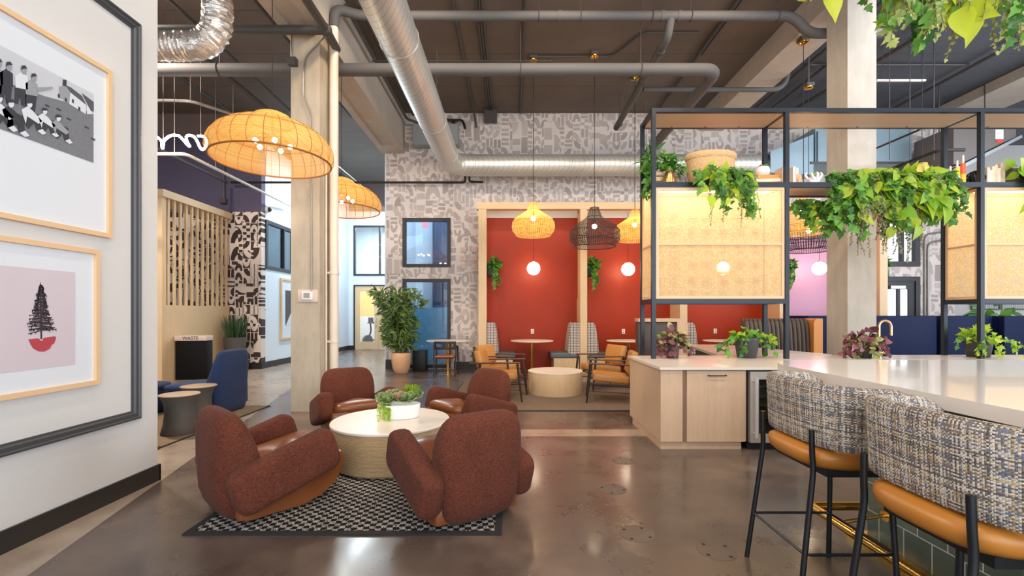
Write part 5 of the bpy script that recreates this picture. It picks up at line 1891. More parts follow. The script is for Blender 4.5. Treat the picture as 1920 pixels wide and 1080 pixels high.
# ------------------------------------------------------------------ plaid bar stools (face +x, toward the island)
def make_stool(name, label, group):
    t = thing(name, label, 'bar stool', group=group)
    # curved upholstered back: an open C from arm to arm
    mb = MB()
    n, m = 40, 14
    prof = [(0.030, 0.0), (0.034, 0.012), (0.034, 0.10), (0.034, 0.2), (0.034, 0.29), (0.028, 0.315), (0.010, 0.328), (-0.012, 0.328), (-0.030, 0.315), (-0.036, 0.29), (-0.036, 0.15), (-0.036, 0.02), (-0.030, 0.004), (-0.010, 0.0)]
    L = [0.0]
    for i in range(1, m + 1):
        a, b_ = prof[i - 1], prof[i % m]
        L.append(L[-1] + math.hypot(a[0] - b_[0], a[1] - b_[1]))
    rings, us = [], []
    pts = []
    for i in range(n + 1):
        th = R(-118 + 236 * i / n)
        c, s = math.cos(th), math.sin(th)
        # superellipse plan, wide and shallow
        rx, ry, e = 0.17, 0.335, 2.9
        px_ = -rx * math.copysign(abs(c) ** (2 / e), c)
        py_ = ry * math.copysign(abs(s) ** (2 / e), s)
        if c < 0:
            px_ = 0.46 * abs(c) * 1.0
            py_ = math.copysign(ry - 0.02 * abs(c), s)
        pts.append(Vector((px_, py_, 0)))
    acc = 0
    for i in range(n + 1):
        tdir = (pts[min(i + 1, n)] - pts[max(i - 1, 0)]).normalized()
        nrm = Vector((tdir.y, -tdir.x, 0))
        if nrm.dot(pts[i] - Vector((0.06, 0, 0))) < 0:
            nrm = -nrm
        if i:
            acc += (pts[i] - pts[i - 1]).length
        us.append(acc)
        f = abs(i / n - 0.5) * 2
        e_ = max(0.0, (f - 0.82) / 0.18)                       # arm ends thin out and drop a little
        k = math.sqrt(max(0.02, 1 - e_ ** 2.4 * 0.98))
        z0 = 0.815 + 0.01 * f ** 2
        hh = 1.0 - 0.22 * e_ ** 2 - 0.08 * f ** 2
        rings.append([pts[i] + nrm * (a * k + 0.05 * (b_ - 0.15) * (1 - f * 0.5)) + Vector((0, 0, z0 + 0.02 * e_ + b_ * hh * (0.97 + 0.03 * k))) for a, b_ in prof])
    v = [p for r_ in rings for p in r_]
    f_, uv = [], []
    for i in range(n):
        for k in range(m):
            k2 = (k + 1) % m
            f_.append((i * m + k, i * m + k2, (i + 1) * m + k2, (i + 1) * m + k))
            uv.append([(us[i], L[k]), (us[i], L[k + 1]), (us[i + 1], L[k + 1]), (us[i + 1], L[k])])
    f_.append(tuple(range(m - 1, -1, -1))); uv.append([(0, 0)] * m)
    f_.append(tuple(n * m + k for k in range(m))); uv.append([(0, 0)] * m)
    mb.add(v, f_, uv)
    mb.build('backrest', M_tweed, t, 60)
    mb = MB()
    rings = [superring(0.02, 0, z, hx, hy, 3.2, 40) for z, hx, hy in ((0.695, 0.19, 0.21), (0.703, 0.225, 0.25), (0.725, 0.248, 0.275), (0.755, 0.256, 0.285), (0.782, 0.25, 0.278), (0.80, 0.225, 0.25), (0.81, 0.16, 0.18), (0.812, 0.05, 0.05))]
    mb.loft(rings); mb.build('seat', M_seat, t, 60)
    mb = MB()
    for s in (-1, 1):
        mb.box(-0.14, 0.18, s * 0.21 - 0.012, s * 0.21 + 0.012, 0.66, 0.70)
    mb.box(-0.14, -0.116, -0.198, 0.198, 0.66, 0.70); mb.box(0.156, 0.18, -0.198, 0.198, 0.66, 0.70)
    mb.build('seat_frame', M_stoolsteel, t, smooth=0)
    for s in (-1, 1):
        mb = MB(); mb.tube([(-0.222, s * 0.225, 0.905), (-0.222, s * 0.228, 0.80), (-0.216, s * 0.23, 0.70), (-0.305, s * 0.255, 0.0)], 0.0138, 12, 0.09); mb.build('leg', M_stoolsteel, t)
        mb = MB(); mb.tube([(0.185, s * 0.215, 0.70), (0.20, s * 0.255, 0.0)], 0.0138, 12); mb.build('leg', M_stoolsteel, t)
    mb = MB(); mb.tube([(-0.268, 0.245, 0.275), (0.195, 0.245, 0.275), (0.195, -0.245, 0.275), (-0.268, -0.245, 0.275), (-0.268, 0.245, 0.275)], 0.008, 8, 0.035); mb.build('footrest', M_stoolsteel, t)
    return t


GST = 'plaid stools at the white bar'
bs = make_stool('bar_stool', 'plaid backed bar stool farther along the bar, in front of the fridge', GST)
bs.location = (1.755, 2.545, 0)
dup(bs, (1.725, 1.71, 0), 0.0, 'nearest plaid backed bar stool, its wide back filling the corner by the bar', GST)

# floor boxes
GF = 'round covers set in the floor'
for i, (px, py, lab) in enumerate(((1344, 1033, 'round metal floor cover nearest the bar stools'), (1194, 1001, 'round metal floor cover, second nearest on open floor'),
                                   (1149, 917, 'faint round floor cover in the middle of the open floor'), (1168, 864, 'faint round floor cover closest to the oak cabinet'))):
    g = G(px, py)
    t = thing('floor_cover', lab, 'floor cover', g, R(20 * i), GF)
    mb = MB(); mb.lathe([(0.118, 0), (0.118, 0.002), (0.112, 0.0035), (0.001, 0.0035)], 40); mb.build('disc', simple('worn metal cover %d' % i, srgb(112, 98, 88), 0.45, 0.2, var=0.15, vs=12), t, 20)
    for k in range(4):
        a = PI / 2 * k + 0.6
        mb = MB(); mb.cyl((0.092 * math.cos(a), 0.092 * math.sin(a), 0.003), (0.092 * math.cos(a), 0.092 * math.sin(a), 0.005), 0.011, 12); mb.build('screw', M_dark, t)
# ------------------------------------------------------------------ booths
t = thing('booth_surround', 'pale oak posts and header framing the red booths', 'frame', (0, 0, 0))
for a, b_ in POSTS:
    mb = MB(); mb.box(a, b_, YBF, YBF + 0.2, 0, 4.13); mb.build('post', M_oak, t, smooth=0)
    mb = MB(); mb.box(a + 0.03, b_ - 0.03, YBF + 0.2, YB - 0.052, 0, 1.9); mb.build('low_divider', M_oak, t, smooth=0)
    mb = MB(); mb.box(a + 0.05, b_ - 0.05, YBF + 0.2, YB - 0.052, 1.9, 4.13); mb.build('upper_divider', M_oak if a < 3 else M_amber, t, smooth=0)
mb = MB(); mb.box(POSTS[0][0] - 0.04, POSTS[-1][1] + 0.04, YBF - 0.012, YBF + 0.2, 4.13, 4.30); mb.build('header', M_oakx, t, smooth=0)
mb = MB(); mb.box(POSTS[0][0], POSTS[-1][1], YBF + 0.2, YB - 0.002, 4.285, 4.30); mb.build('soffit', M_white, t, smooth=0)
for i in range(4):
    a, b_ = POSTS[i][1], POSTS[i + 1][0]
    mb = MB(); mb.box(a - 0.04, b_ + 0.04, YB - 0.075, YB - 0.051, 4.07, 4.285); mb.build('crown_band', M_white, t, smooth=0)
    mb = MB(); mb.box(a + 0.1, b_ - 0.1, YBF + 0.201, YBF + 0.214, 4.16, 4.18); mb.build('assumed_light_strip', M_led2, t, smooth=0)  # assumed strip, unseen behind the header, added to brighten the crown band


def make_bench(name, label, group):
    """seat toward +x; back against x = 0"""
    t = thing(name, label, 'bench', group=group)
    mb = MB(); mb.box(0.02, 0.66, 0.02, 0.72, 0, 0.37); mb.build('base', M_oak, t, smooth=0)
    mb = MB(); mb.rbox((0.37, 0.36, 0.44), (0.74, 0.72, 0.14), 0.03, 3); mb.build('seat_cushion', M_greyleather, t, 60)
    mb = MB()
    prof = [(0, 0.40), (0.30, 0.52), (0.28, 0.8), (0.235, 1.1), (0.21, 1.22), (0.16, 1.27), (0.07, 1.28), (0, 1.27)]
    mb.prism(prof, 0.0, 0.72, lambda a, b_, h: (a, h, b_)); mb.build('backrest', M_plaid, t, 30)
    return t


GN = 'plaid backed booth benches'
bn = make_bench('booth_bench', 'plaid backed bench against the outer post of the first red booth', GN)
bn.location = (POSTS[0][1] + 0.002, YBF + 0.06, 0)
labs = {(0, 1): 'plaid backed bench at the right side of the first red booth', (1, 0): 'plaid backed bench at the left side of the second red booth', (1, 1): 'plaid backed bench at the far side of the second red booth',
        (2, 0): 'plaid backed bench behind the purple plant, in the third booth', (2, 1): 'plaid backed bench at the far side of the third booth'}
for i in range(3):
    for s in (0, 1):
        if (i, s) == (0, 0):
            continue
        if s == 0:
            dup(bn, (POSTS[i][1] + 0.002, YBF + 0.06, 0), 0, labs[(i, s)], GN)
        else:
            dup(bn, (POSTS[i + 1][0] - 0.002, YBF + 0.06 + 0.72, 0), PI, labs[(i, s)], GN)


def make_cafe(name, label, group, r=0.54):
    t = thing(name, label, 'table', group=group)
    mb = MB(); mb.lathe([(r - 0.05, 0.792), (r - 0.012, 0.80), (r, 0.808), (r, 0.82), (r - 0.008, 0.825)], 56); mb.build('tabletop', M_tabletop, t, 30)
    mb = MB(); mb.cyl((0, 0, 0.02), (0, 0, 0.792), 0.042, 20); mb.build('pedestal', M_brass, t)
    mb = MB(); mb.lathe([(0.27, 0), (0.27, 0.008), (0.24, 0.016), (0.05, 0.024)], 40); mb.build('base', M_brass, t)
    return t


GC = 'round pedestal tables'
tb = make_cafe('cafe_table', 'round pedestal table in the first red booth', GC)
tb.location = (0.505, 11.42, 0)
dup(tb, (2.93, 11.42, 0), None, 'round pedestal table in the second red booth', GC)
dup(tb, (5.38, 11.42, 0), None, 'round pedestal table seen under the cane panel, in the third booth', GC)
dup(tb, (-1.62, 11.45, 0), None, 'round pedestal table with the black dining chair by the bamboo', GC)

GG = 'opal globe pendants in the booths'
t = thing('globe_pendant', 'glowing opal globe pendant in the first red booth', 'pendant lamp', (0.555, 11.65, 2.66), 0, GG)
mb = MB(); mb.ball((0, 0, 0), 0.168, 28, 18); mb.build('globe', M_globe, t, 60)
mb = MB(); mb.cyl((0, 0, 0.165), (0, 0, 1.474), 0.005, 6); mb.build('cord', M_cord, t)
mb = MB(); mb.cyl((0, 0, 0.155), (0, 0, 0.185), 0.035, 16); mb.build('cap', M_brass, t)
dup(t, (2.985, 11.65, 2.64), None, 'glowing opal globe pendant in the second red booth', GG)
dup(t, (5.42, 11.65, 2.66), None, 'opal globe pendant glowing through the cane panel', GG)
dup(t, (7.9, 11.65, 2.66), None, 'opal globe pendant in the fourth booth beside the pale column', GG)

GP = 'wall pockets of greenery in the booths'
rng = random.Random(51)
t = thing('ivy_pocket', 'wall pocket of ivy on the outer post of the first red booth', 'planter', (POSTS[0][1] + 0.0, 11.72, 2.55), 0, GP)
mb = MB(); mb.rbox((0.08, 0, 0.05), (0.15, 0.22, 0.3), 0.02, 2); mb.build('pocket', M_dark, t)
mb = MB(); clump(mb, rng, (0.2, -0.06, 0.1), (0.15, 0.17, 0.3), 130, IVY, 0.10, 1.0, 1.0)
for k in range(12):
    pts = vine_pts(rng, (0.14, -0.08, 0.15), (rng.uniform(0.0, 0.16), rng.uniform(-0.16, 0.1), 0), rng.uniform(0.2, 0.5), 7, 0.03)
    leaves_along(mb, rng, pts, IVY, 0.07, 0.04)
mb.build('ivy_foliage', M_l_ivy, t, 60, fix=False)
mb = MB()
for k in range(6):
    pts = vine_pts(rng, (0.16, -0.08, 0.05), (rng.uniform(0.0, 0.1), rng.uniform(-0.1, 0.05), 0), rng.uniform(0.3, 0.6), 7, 0.03)
    leaves_along(mb, rng, pts, BEAD, 0.03, 0.02)
mb.build('fine_foliage', M_l_olive, t, 60, fix=False)
dup(t, (POSTS[1][1], 11.72, 2.55), None, 'wall pocket of ivy on the post behind the black woven lamp', GP)
dup(t, (POSTS[3][1], 11.72, 2.55), None, 'wall pocket of ivy at the left edge of the fourth booth', GP)
dup(t, (POSTS[4][1], 11.9, 2.62), None, 'wall pocket of ivy beside the exit door window', GP)

GO = 'outlet plates on the booth walls'
t = thing('power_outlet', 'white outlet plate above the table in the first red booth', 'outlet', (0.55, YB - 0.051, 1.02), 0, GO)
mb = MB(); mb.rbox((0, -0.006, 0), (0.085, 0.012, 0.13), 0.004, 2); mb.build('plate', M_outlet, t)
for z in (-0.028, 0.028):
    mb = MB(); mb.rbox((0, -0.013, z), (0.03, 0.004, 0.035), 0.001, 1); mb.build('socket', M_plate2, t)
dup(t, (3.0, YB - 0.051, 1.02), None, 'white outlet plate above the table in the second red booth', GO)
dup(t, (5.47, YB - 0.051, 1.03), None, 'white outlet plate between the purple and the green counter plants', GO)

# plaques on the papered wall
GQ = 'small square plaques on the papered wall'
for i, (px, w) in enumerate(((869.5, 11), (890, 12))):
    for j, py in enumerate((468.5, 485, 500)):
        t = thing('wall_plaque', ['upper', 'middle', 'lower'][j] + ' square plaque of the ' + ['row by the window', 'row by the booth post'][i] + ' on the papered wall', 'plaque', (X(px, YB), YB, Z(py, YB)), 0, GQ)
        mb = MB(); mb.rbox((0, -0.02, 0), (w * YB / F, 0.04, 9.5 * YB / F), 0.004, 1); mb.build('plate', M_tanplate, t)
t = tag((lambda mb: (mb.box(X(862, YB), X(880, YB), YB - 0.012, YB, Z(590, YB), Z(585, YB)), mb.build('wall_label', M_tanplate, smooth=0))[1])(MB()), 'thin blank plate on the papered wall below the square plaques', 'plaque')

# dark banquettes behind the worktop
t = thing('banquette', 'smooth dark banquette back with a curved wood end, behind the purple plant', 'banquette', (0, 9.9, 0))
mb = MB(); mb.rbox((3.2, 0.12, 0.66), (0.90, 0.22, 1.32), 0.03, 3); mb.build('back_panel', M_brownleather, t)
mb = MB(); mb.prism([(3.60, 0)] + [(3.60, 1.395)] + [(3.66 + 0.17 * math.sin(R(a)), 1.225 + 0.17 * math.cos(R(a))) for a in range(0, 91, 15)] + [(3.83, 0)], -0.03, 0.7, lambda a, b_, h: (a, h, b_)); mb.build('end_panel', M_cab, t, 30)
mb = MB(); mb.box(2.75, 3.60, -0.03, 0.26, 1.32, 1.395); mb.build('cap_rail', M_cab, t, smooth=0)
mb = MB(); mb.rbox((3.2, 0.45, 0.42), (0.8, 0.5, 0.14), 0.03, 3); mb.box(2.8, 3.6, 0.25, 0.68, 0, 0.35); mb.build('seat', M_brownleather, t)
t = thing('banquette', 'channel tufted umber banquette with an amber wood end panel', 'banquette', (0, 9.9, 0))
n = 15
for k in range(n):
    x0 = 5.12 + k * (1.40 / n)
    wv = 1.40 / n
    mb = MB()
    pr = []
    for z, yo in ((0.30, 0.0), (0.8, 0.015), (1.15, 0.04), (1.30, 0.07), (1.37, 0.12), (1.39, 0.18)):
        ring = []
        for j in range(7):
            u = j / 6
            ring.append(Vector((x0 + wv * u, yo - 0.035 * math.sin(PI * u), z)))
        ring += [Vector((x0 + wv, 0.26, z)), Vector((x0, 0.26, z))]
        pr.append(ring)
    mb.loft(pr); mb.build('channel', M_brownleather, t, 60)
mb = MB(); mb.prism([(6.525, 0), (6.525, 1.30), (6.55, 1.36), (6.60, 1.395), (6.72, 1.395), (6.72, 0)], -0.10, 0.3, lambda a, b_, h: (a, h, b_)); mb.build('end_panel', M_amber, t, 30)
mb = MB(); mb.rbox((5.82, -0.27, 0.42), (1.4, 0.5, 0.14), 0.03, 3); mb.build('seat', M_brownleather, t)
mb = MB(); mb.box(5.12, 6.52, -0.45, 0.26, 0, 0.35); mb.build('base', M_dark, t, smooth=0)

# navy high-back sofas
GV = 'navy high backed sofas beyond the worktop'
def make_sofa(w, label):
    t = thing('high_back_sofa', label, 'sofa', group=GV)
    mb = MB(); mb.rbox((w / 2, 0.08, 0.75), (w, 0.16, 1.40), 0.02, 3); mb.build('back_panel', M_navydark, t)
    mb = MB(); mb.rbox((w / 2, 0.46, 0.42), (w - 0.1, 0.6, 0.16), 0.03, 3); mb.build('seat', M_navydark, t)
    for s in (0.06, w - 0.06):
        mb = MB(); mb.rbox((s, 0.42, 0.75), (0.1, 0.7, 1.40), 0.02, 2); mb.build('side_panel', M_navydark, t)
    for s in (0.08, w - 0.08):
        for y in (0.06, 0.7):
            mb = MB(); mb.cyl((s, y, 0), (s, y, 0.06), 0.025, 10); mb.build('leg', M_dark, t)
    return t
for x0, x1, y, lab in ((6.76, 8.2, 10.35, 'navy high backed sofa mostly hidden by the pale column'), (8.22, 9.66, 10.3, 'navy high backed sofa behind the rose brass tap'),
                       (9.80, 10.82, 10.2, 'navy high backed sofa behind the lime green counter plant'), (10.86, 12.4, 10.0, 'navy high backed sofa nearest the picture edge beyond the third post')):
    s = make_sofa(x1 - x0, lab); s.location = (x0, y, 0)
t = thing('wall_rack', 'pale slatted wall rack in a dark frame beyond the navy sofas', 'wall rack', (0, 14.58, 0))
mb = MB(); x0, x1 = X(1820, 14.58), X(1930, 14.58)
mb.box(x0, x1, -0.03, 0, 1.62, 1.66); mb.box(x0, x1, -0.03, 0, 1.88, 1.92); mb.box(x0, x0 + 0.04, -0.03, 0, 1.66, 1.88); mb.box((x0 + x1) / 2 - 0.05, (x0 + x1) / 2 + 0.05, -0.03, 0, 1.66, 1.88)
mb.build('frame', M_trim, t, smooth=0)
mb = MB()
for k in range(30):
    xx = x0 + 0.06 + k * (x1 - x0 - 0.1) / 30
    mb.box(xx, xx + 0.025, -0.02, -0.005, 1.66, 1.88)
mb.build('slats', M_white, t, smooth=0)
rng = random.Random(77)
t = thing('potted_tree', 'leafy potted tree glimpsed above the last navy sofa', 'plant', (13.3, 12.6, 0))
mb = MB(); mb.lathe([(0.2, 0), (0.26, 0.5), (0.24, 0.5), (0.001, 0.46)], 24); mb.build('pot', M_pot, t)
mb = MB(); mb.cyl((0, 0, 0.45), (-0.05, 0, 1.4), 0.025, 8); mb.build('trunk', M_vine, t)
mb = MB(); clump(mb, rng, (-0.1, -0.1, 1.3), (0.6, 0.4, 0.4), 40, OVAL, 0.35, 1.2, 0.6); mb.build('foliage', M_l_ivy, t, 60, fix=False)

# ------------------------------------------------------------------ bamboo, dining chair, dark pot
t = thing('bamboo_plant', 'tall leafy bamboo in a terracotta pot at the papered wall corner', 'plant', (-2.79, 11.42, 0))
mb = MB(); mb.lathe([(0.155, 0), (0.165, 0.01), (0.215, 0.15), (0.24, 0.32), (0.243, 0.50), (0.228, 0.52), (0.215, 0.50), (0.21, 0.46), (0.001, 0.46)], 40); mb.build('pot', M_terra, t, 50)
mb = MB(); mb.cyl((0, 0, 0.455), (0, 0, 0.47), 0.205, 24); mb.build('soil', M_soil, t)
rng = random.Random(5)
ms, ml = MB(), MB()
for k in range(20):
    a, r_ = rng.uniform(0, 2 * PI), rng.uniform(0.02, 0.16)
    b0 = Vector((r_ * math.cos(a), r_ * math.sin(a), 0.46))
    top = b0 + Vector((math.cos(a) * rng.uniform(0.05, 0.4), math.sin(a) * rng.uniform(0.05, 0.35), rng.uniform(1.05, 1.68)))
    mid = (b0 + top) / 2 + Vector((math.cos(a) * -0.03, math.sin(a) * -0.03, 0.1))
    ms.tube([b0, mid, top], 0.009, 6, 0.5, 5)
    for j in range(30):
        f = rng.uniform(0.12, 1.0)
        p = b0.lerp(mid, f * 2) if f < 0.5 else mid.lerp(top, f * 2 - 1)
        d0 = Vector((rng.uniform(-1, 1), rng.uniform(-1, 1), rng.uniform(-0.1, 0.55))).normalized()
        p2 = p + d0 * rng.uniform(0.06, 0.26)
        for q_ in range(4):
            d = (d0 + rv(rng, 0.8) + Vector((0, 0, -0.45))).normalized()
            ml.leaf(p2, d, (rng.uniform(-0.6, 0.6), -1, 0.5), rng.uniform(0.13, 0.25), LANCE, 1.1, rng.uniform(0.1, 0.5), 0.2)
ms.build('canes', M_stem, t, 60)
ml.build('foliage', M_l_bamboo, t, 60, fix=False)
t = tag((lambda mb: (mb.rbox((-2.42, 11.95, 0.27), (0.34, 0.34, 0.54), 0.01, 2), mb.build('cube_planter', M_dark))[1])(MB()), 'black square planter behind the terracotta pot', 'planter')

t = thing('dining_chair', 'black dining chair with a cut-out curved back at the pedestal table', 'chair', (-1.60, 10.95, 0), R(90))
# faces +x locally -> +y
mb = MB()
def arcp(r_, a): return (0.22 - r_ * math.cos(R(a)) * 1.0, r_ * math.sin(R(a)) * 0.93)
def band(a0, a1, z0, z1, n_=8):
    rings = []
    for i in range(n_ + 1):
        a = a0 + (a1 - a0) * i / n_
        x0, y0 = arcp(0.42, a); x1, y1 = arcp(0.445, a)
        rings.append([Vector((x0, y0, z0)), Vector((x1, y1, z0)), Vector((x1, y1, z1)), Vector((x0, y0, z1))])
    mb.loft(rings)
band(-40, 40, 0.785, 0.835); band(-40, 40, 0.64, 0.70)
band(-40, -32, 0.70, 0.785); band(32, 40, 0.70, 0.785); band(-7, 7, 0.70, 0.785)
mb.build('backrest', M_ebony, t, 30)
mb = MB()
for s in (-1, 1):
    x, y = arcp(0.432, 40 * s)
    mb.tube([(x, y, 0.74), (0.05, s * 0.29, 0.70), (0.24, s * 0.27, 0.68)], 0.018, 8, 0.1)
mb.build('armrest', M_ebony, t)
mb = MB(); mb.rbox((0.02, 0, 0.475), (0.46, 0.44, 0.04), 0.018, 3); mb.build('seat', M_orangeleather, t)
mb = MB(); mb.box(-0.2, 0.22, -0.2, 0.2, 0.43, 0.455); mb.build('seat_frame', M_ebony, t, smooth=0)
for s in (-1, 1):
    mb = MB(); mb.cyl((-0.12, s * 0.265, 0.74), (-0.21, s * 0.25, 0), 0.021, 10, 0.016); mb.build('leg', M_ebony, t)
    mb = MB(); mb.cyl((0.23, s * 0.26, 0.68), (0.25, s * 0.27, 0), 0.021, 10, 0.015); mb.build('leg', M_ebony, t)

# ------------------------------------------------------------------ lamps
GD = 'big golden rattan dome lamps'
t = thing('dome_lamp', 'big golden rattan dome lamp in front of the concrete column', 'pendant lamp', (-2.96, 5.6, 3.38), 0, GD)
DP = [(0.672, -0.005), (0.70, 0.03), (0.712, 0.08), (0.705, 0.15), (0.675, 0.225), (0.62, 0.30), (0.54, 0.365), (0.44, 0.42), (0.34, 0.455), (0.245, 0.475)]
mb = MB(); mb.lathe(DP, 72, closed_ends=False); mb.build('shade', M_rattan, t, 60, fix=False)
mb = MB(); mb.lathe([(0.245, 0.474), (0.235, 0.515), (0.20, 0.555), (0.14, 0.585), (0.06, 0.598), (0.012, 0.60)], 48, closed_ends=False); mb.build('crown', M_rattan, t, 60, fix=False)
mb = MB()
for k in range(26):
    a = 2 * PI * k / 26
    mb.tube([Vector((r_ * math.cos(a), r_ * math.sin(a), z)) for r_, z in DP], 0.0042, 5, cap=False)
mb.build('ribs', M_rib, t)
mb = MB()
for r_, z, w in ((0.675, -0.005, 0.011), (0.245, 0.474, 0.010), (0.60, 0.315, 0.004)):
    mb.tube([Vector((r_ * math.cos(2 * PI * k / 64), r_ * math.sin(2 * PI * k / 64), z)) for k in range(64)], w, 6, closed=True)
mb.build('hoops', M_rib, t)
mb = MB()
for k in range(5):
    a = 2 * PI * k / 5 + 0.3
    mb.tube([(0, 0, 0.30), (0.10 * math.cos(a), 0.10 * math.sin(a), 0.33), (0.19 * math.cos(a), 0.19 * math.sin(a), 0.235)], 0.007, 6, 0.05)
mb.cyl((0, 0, 0.28), (0, 0, 0.60), 0.012, 8)
mb.build('lamp_cluster', M_brass, t)
for k in range(5):
    a = 2 * PI * k / 5 + 0.3
    mb = MB(); mb.ball((0.20 * math.cos(a), 0.20 * math.sin(a), 0.20), 0.03, 10, 8); mb.build('bulb', M_bulb, t, 60)
mb = MB(); mb.cyl((0, 0, 0.60), (0, 0, CEIL - 3.38), 0.005, 6); mb.build('cord', M_cord, t)
dup(t, (-3.14, 8.35, 3.40), R(20), 'second golden rattan dome lamp, half hidden behind the white standpipe', GD)

BP = [(0.367, -0.345 + 0.0), (0.385, -0.318), (0.441, -0.24), (0.456, -0.162), (0.441, -0.073), (0.389, 0.016), (0.245, 0.105), (0.134, 0.183), (0.085, 0.327), (0.075, 0.345)]
BP = [(r_, z + 0.345) for r_, z in BP]


def bell(name, label, group, m_net, m_ring, loc, s, canopy_dz, m_neck=None, rod=0.0):
    t = thing(name, label, 'pendant lamp', loc, 0, group)
    pr = [(r_ * s, z * s) for r_, z in BP]
    mb = MB(); mb.lathe(pr[:8], 64, closed_ends=False); mb.build('shade', m_net, t, 60, fix=False)
    mb = MB(); mb.lathe(pr[7:], 40, closed_ends=False); mb.build('neck', m_neck or m_net, t, 60, fix=False)
    mb = MB()
    for r_, z, w in ((pr[0][0], pr[0][1], 0.009), (pr[2][0], pr[2][1], 0.006), (pr[4][0], pr[4][1], 0.006), (pr[7][0], pr[7][1], 0.006), (pr[-1][0], pr[-1][1], 0.009)):
        mb.tube([Vector((r_ * math.cos(2 * PI * k / 56), r_ * math.sin(2 * PI * k / 56), z)) for k in range(56)], w, 6, closed=True)
    mb.build('hoops', m_ring, t)
    mb = MB(); mb.ball((0, 0, 0.36 * s), 0.05, 14, 10); mb.build('bulb', M_bulb, t, 60)
    mb = MB(); mb.cyl((0, 0, 0.36 * s + 0.04), (0, 0, 0.5 * s), 0.022, 10); mb.build('lamp_holder', M_cord, t)
    mb = MB(); mb.cyl((0, 0, 0.5 * s), (0, 0, canopy_dz), 0.006, 6); mb.build('cord', M_cord, t)
    mb = MB(); mb.lathe([(0.02, canopy_dz - 0.06), (0.085, canopy_dz - 0.03), (0.092, canopy_dz - 0.008), (0.092, canopy_dz)], 20); mb.build('canopy', M_brass, t)
    mb = MB(); mb.rbox((0, 0, canopy_dz + 0.035), (0.16, 0.16, 0.07), 0.008, 1); mb.build('ceiling_box', M_pipe, t)
    if rod:
        mb = MB(); mb.cyl((0, 0, canopy_dz + 0.06), (0, 0, canopy_dz + rod), 0.016, 8); mb.build('drop_rod', M_pipe, t)
    return t


GL2 = 'woven bell pendants'
bell('bell_lamp', 'golden woven bell lamp over the first red booth', GL2, M_rattan2, M_ringnat, (0.45, 9.55, 3.145), 1.0, CEIL - 0.07 - 3.145, M_rattan)
bell('bell_lamp', 'black woven bell lamp between the two golden bell lamps', GL2, M_rattanblk, M_ringblk, (1.71, 9.4, 2.885), 1.165, CEIL - 0.07 - 2.885)
bell('bell_lamp', 'golden woven bell lamp partly hidden by the end of the shelving', GL2, M_rattan2, M_ringnat, (2.79, 10.3, 3.16), 1.0, CEIL - 0.07 - 3.16, M_rattan)
bell('bell_lamp', 'golden woven bell lamp behind the trailing planter at the pale column', GL2, M_rattan2, M_ringnat, (5.22, 8.12, 2.94), 1.05, 6.44 - 0.07 - 2.94, M_rattan)
bell('bell_lamp', 'black woven bell lamp below the golden one at the pale column', GL2, M_rattanblk, M_ringblk, (6.15, 9.4, 2.80), 1.165, 6.2 - 2.80, None, CEIL - 6.2)
bell('bell_lamp', 'golden woven bell lamp peeping out above the planter at the third post', GL2, M_rattan2, M_ringnat, (8.05, 8.9, 3.75), 1.0, CEIL - 0.07 - 3.75, M_rattan)

# ------------------------------------------------------------------ pipes and ducts under the deck
def hangers(t, pts, r, top=CEIL):
    for (x, y, z) in pts:
        mb = MB(); mb.tube([Vector((x, y + (r + 0.006) * math.cos(2 * PI * k / 16), z + (r + 0.006) * math.sin(2 * PI * k / 16))) for k in range(16)], 0.009, 5, closed=True)
        mb.cyl((x, y, z + r), (x, y, top), 0.006, 6)
        mb.build('pipe_hanger', M_pipedark, t)


t = thing('spiral_duct', 'big galvanised spiral duct turning from the lounge along the papered wall', 'duct', (0, 0, 0))
mb = MB(); mb.tube([(-1.545, -3.5, 5.26), (-1.545, 11.5, 5.26), (6.30, 11.5, 5.26)], 0.268, 40, 0.55, 8); mb.build('duct_run', M_duct, t)
mb = MB()
for y in (1.0, 3.6, 6.2, 8.8, 10.6):
    mb.tube([Vector((-1.545 + 0.271 * math.cos(2 * PI * k / 40), y, 5.26 + 0.271 * math.sin(2 * PI * k / 40))) for k in range(40)], 0.007, 6, closed=True)
for x in (-0.9, 1.5, 3.9, 6.2):
    mb.tube([Vector((x, 11.5 + 0.271 * math.cos(2 * PI * k / 40), 5.26 + 0.271 * math.sin(2 * PI * k / 40))) for k in range(40)], 0.007, 6, closed=True)
mb.build('seam_rings', M_duct, t)
mb = MB()
for q_ in ((-1.545, 4.0), (-1.545, 9.3), (0.55, 11.5), (3.4, 11.5)):
    mb.cyl((q_[0], q_[1], 5.52), (q_[0], q_[1], CEIL), 0.006, 6)
mb.build('hanger_rods', M_wire, t)
mb = MB(); mb.tube([(6.30, 11.5, 5.26), (6.40, 11.5, 5.26)], 0.275, 32); mb.build('end_collar', M_dark, t)
mb = MB(); mb.loft([[Vector((6.41, 11.5 + a, 5.26 + b_)) for a, b_ in ((-0.26, -0.26), (0.26, -0.26), (0.26, 0.26), (-0.26, 0.26))], [Vector((7.45, 11.6 + a, 5.38 + b_)) for a, b_ in ((-0.4, -0.45), (0.4, -0.45), (0.4, 0.55), (-0.4, 0.55))]])
mb.build('transition', M_sheetblue, t, 20)

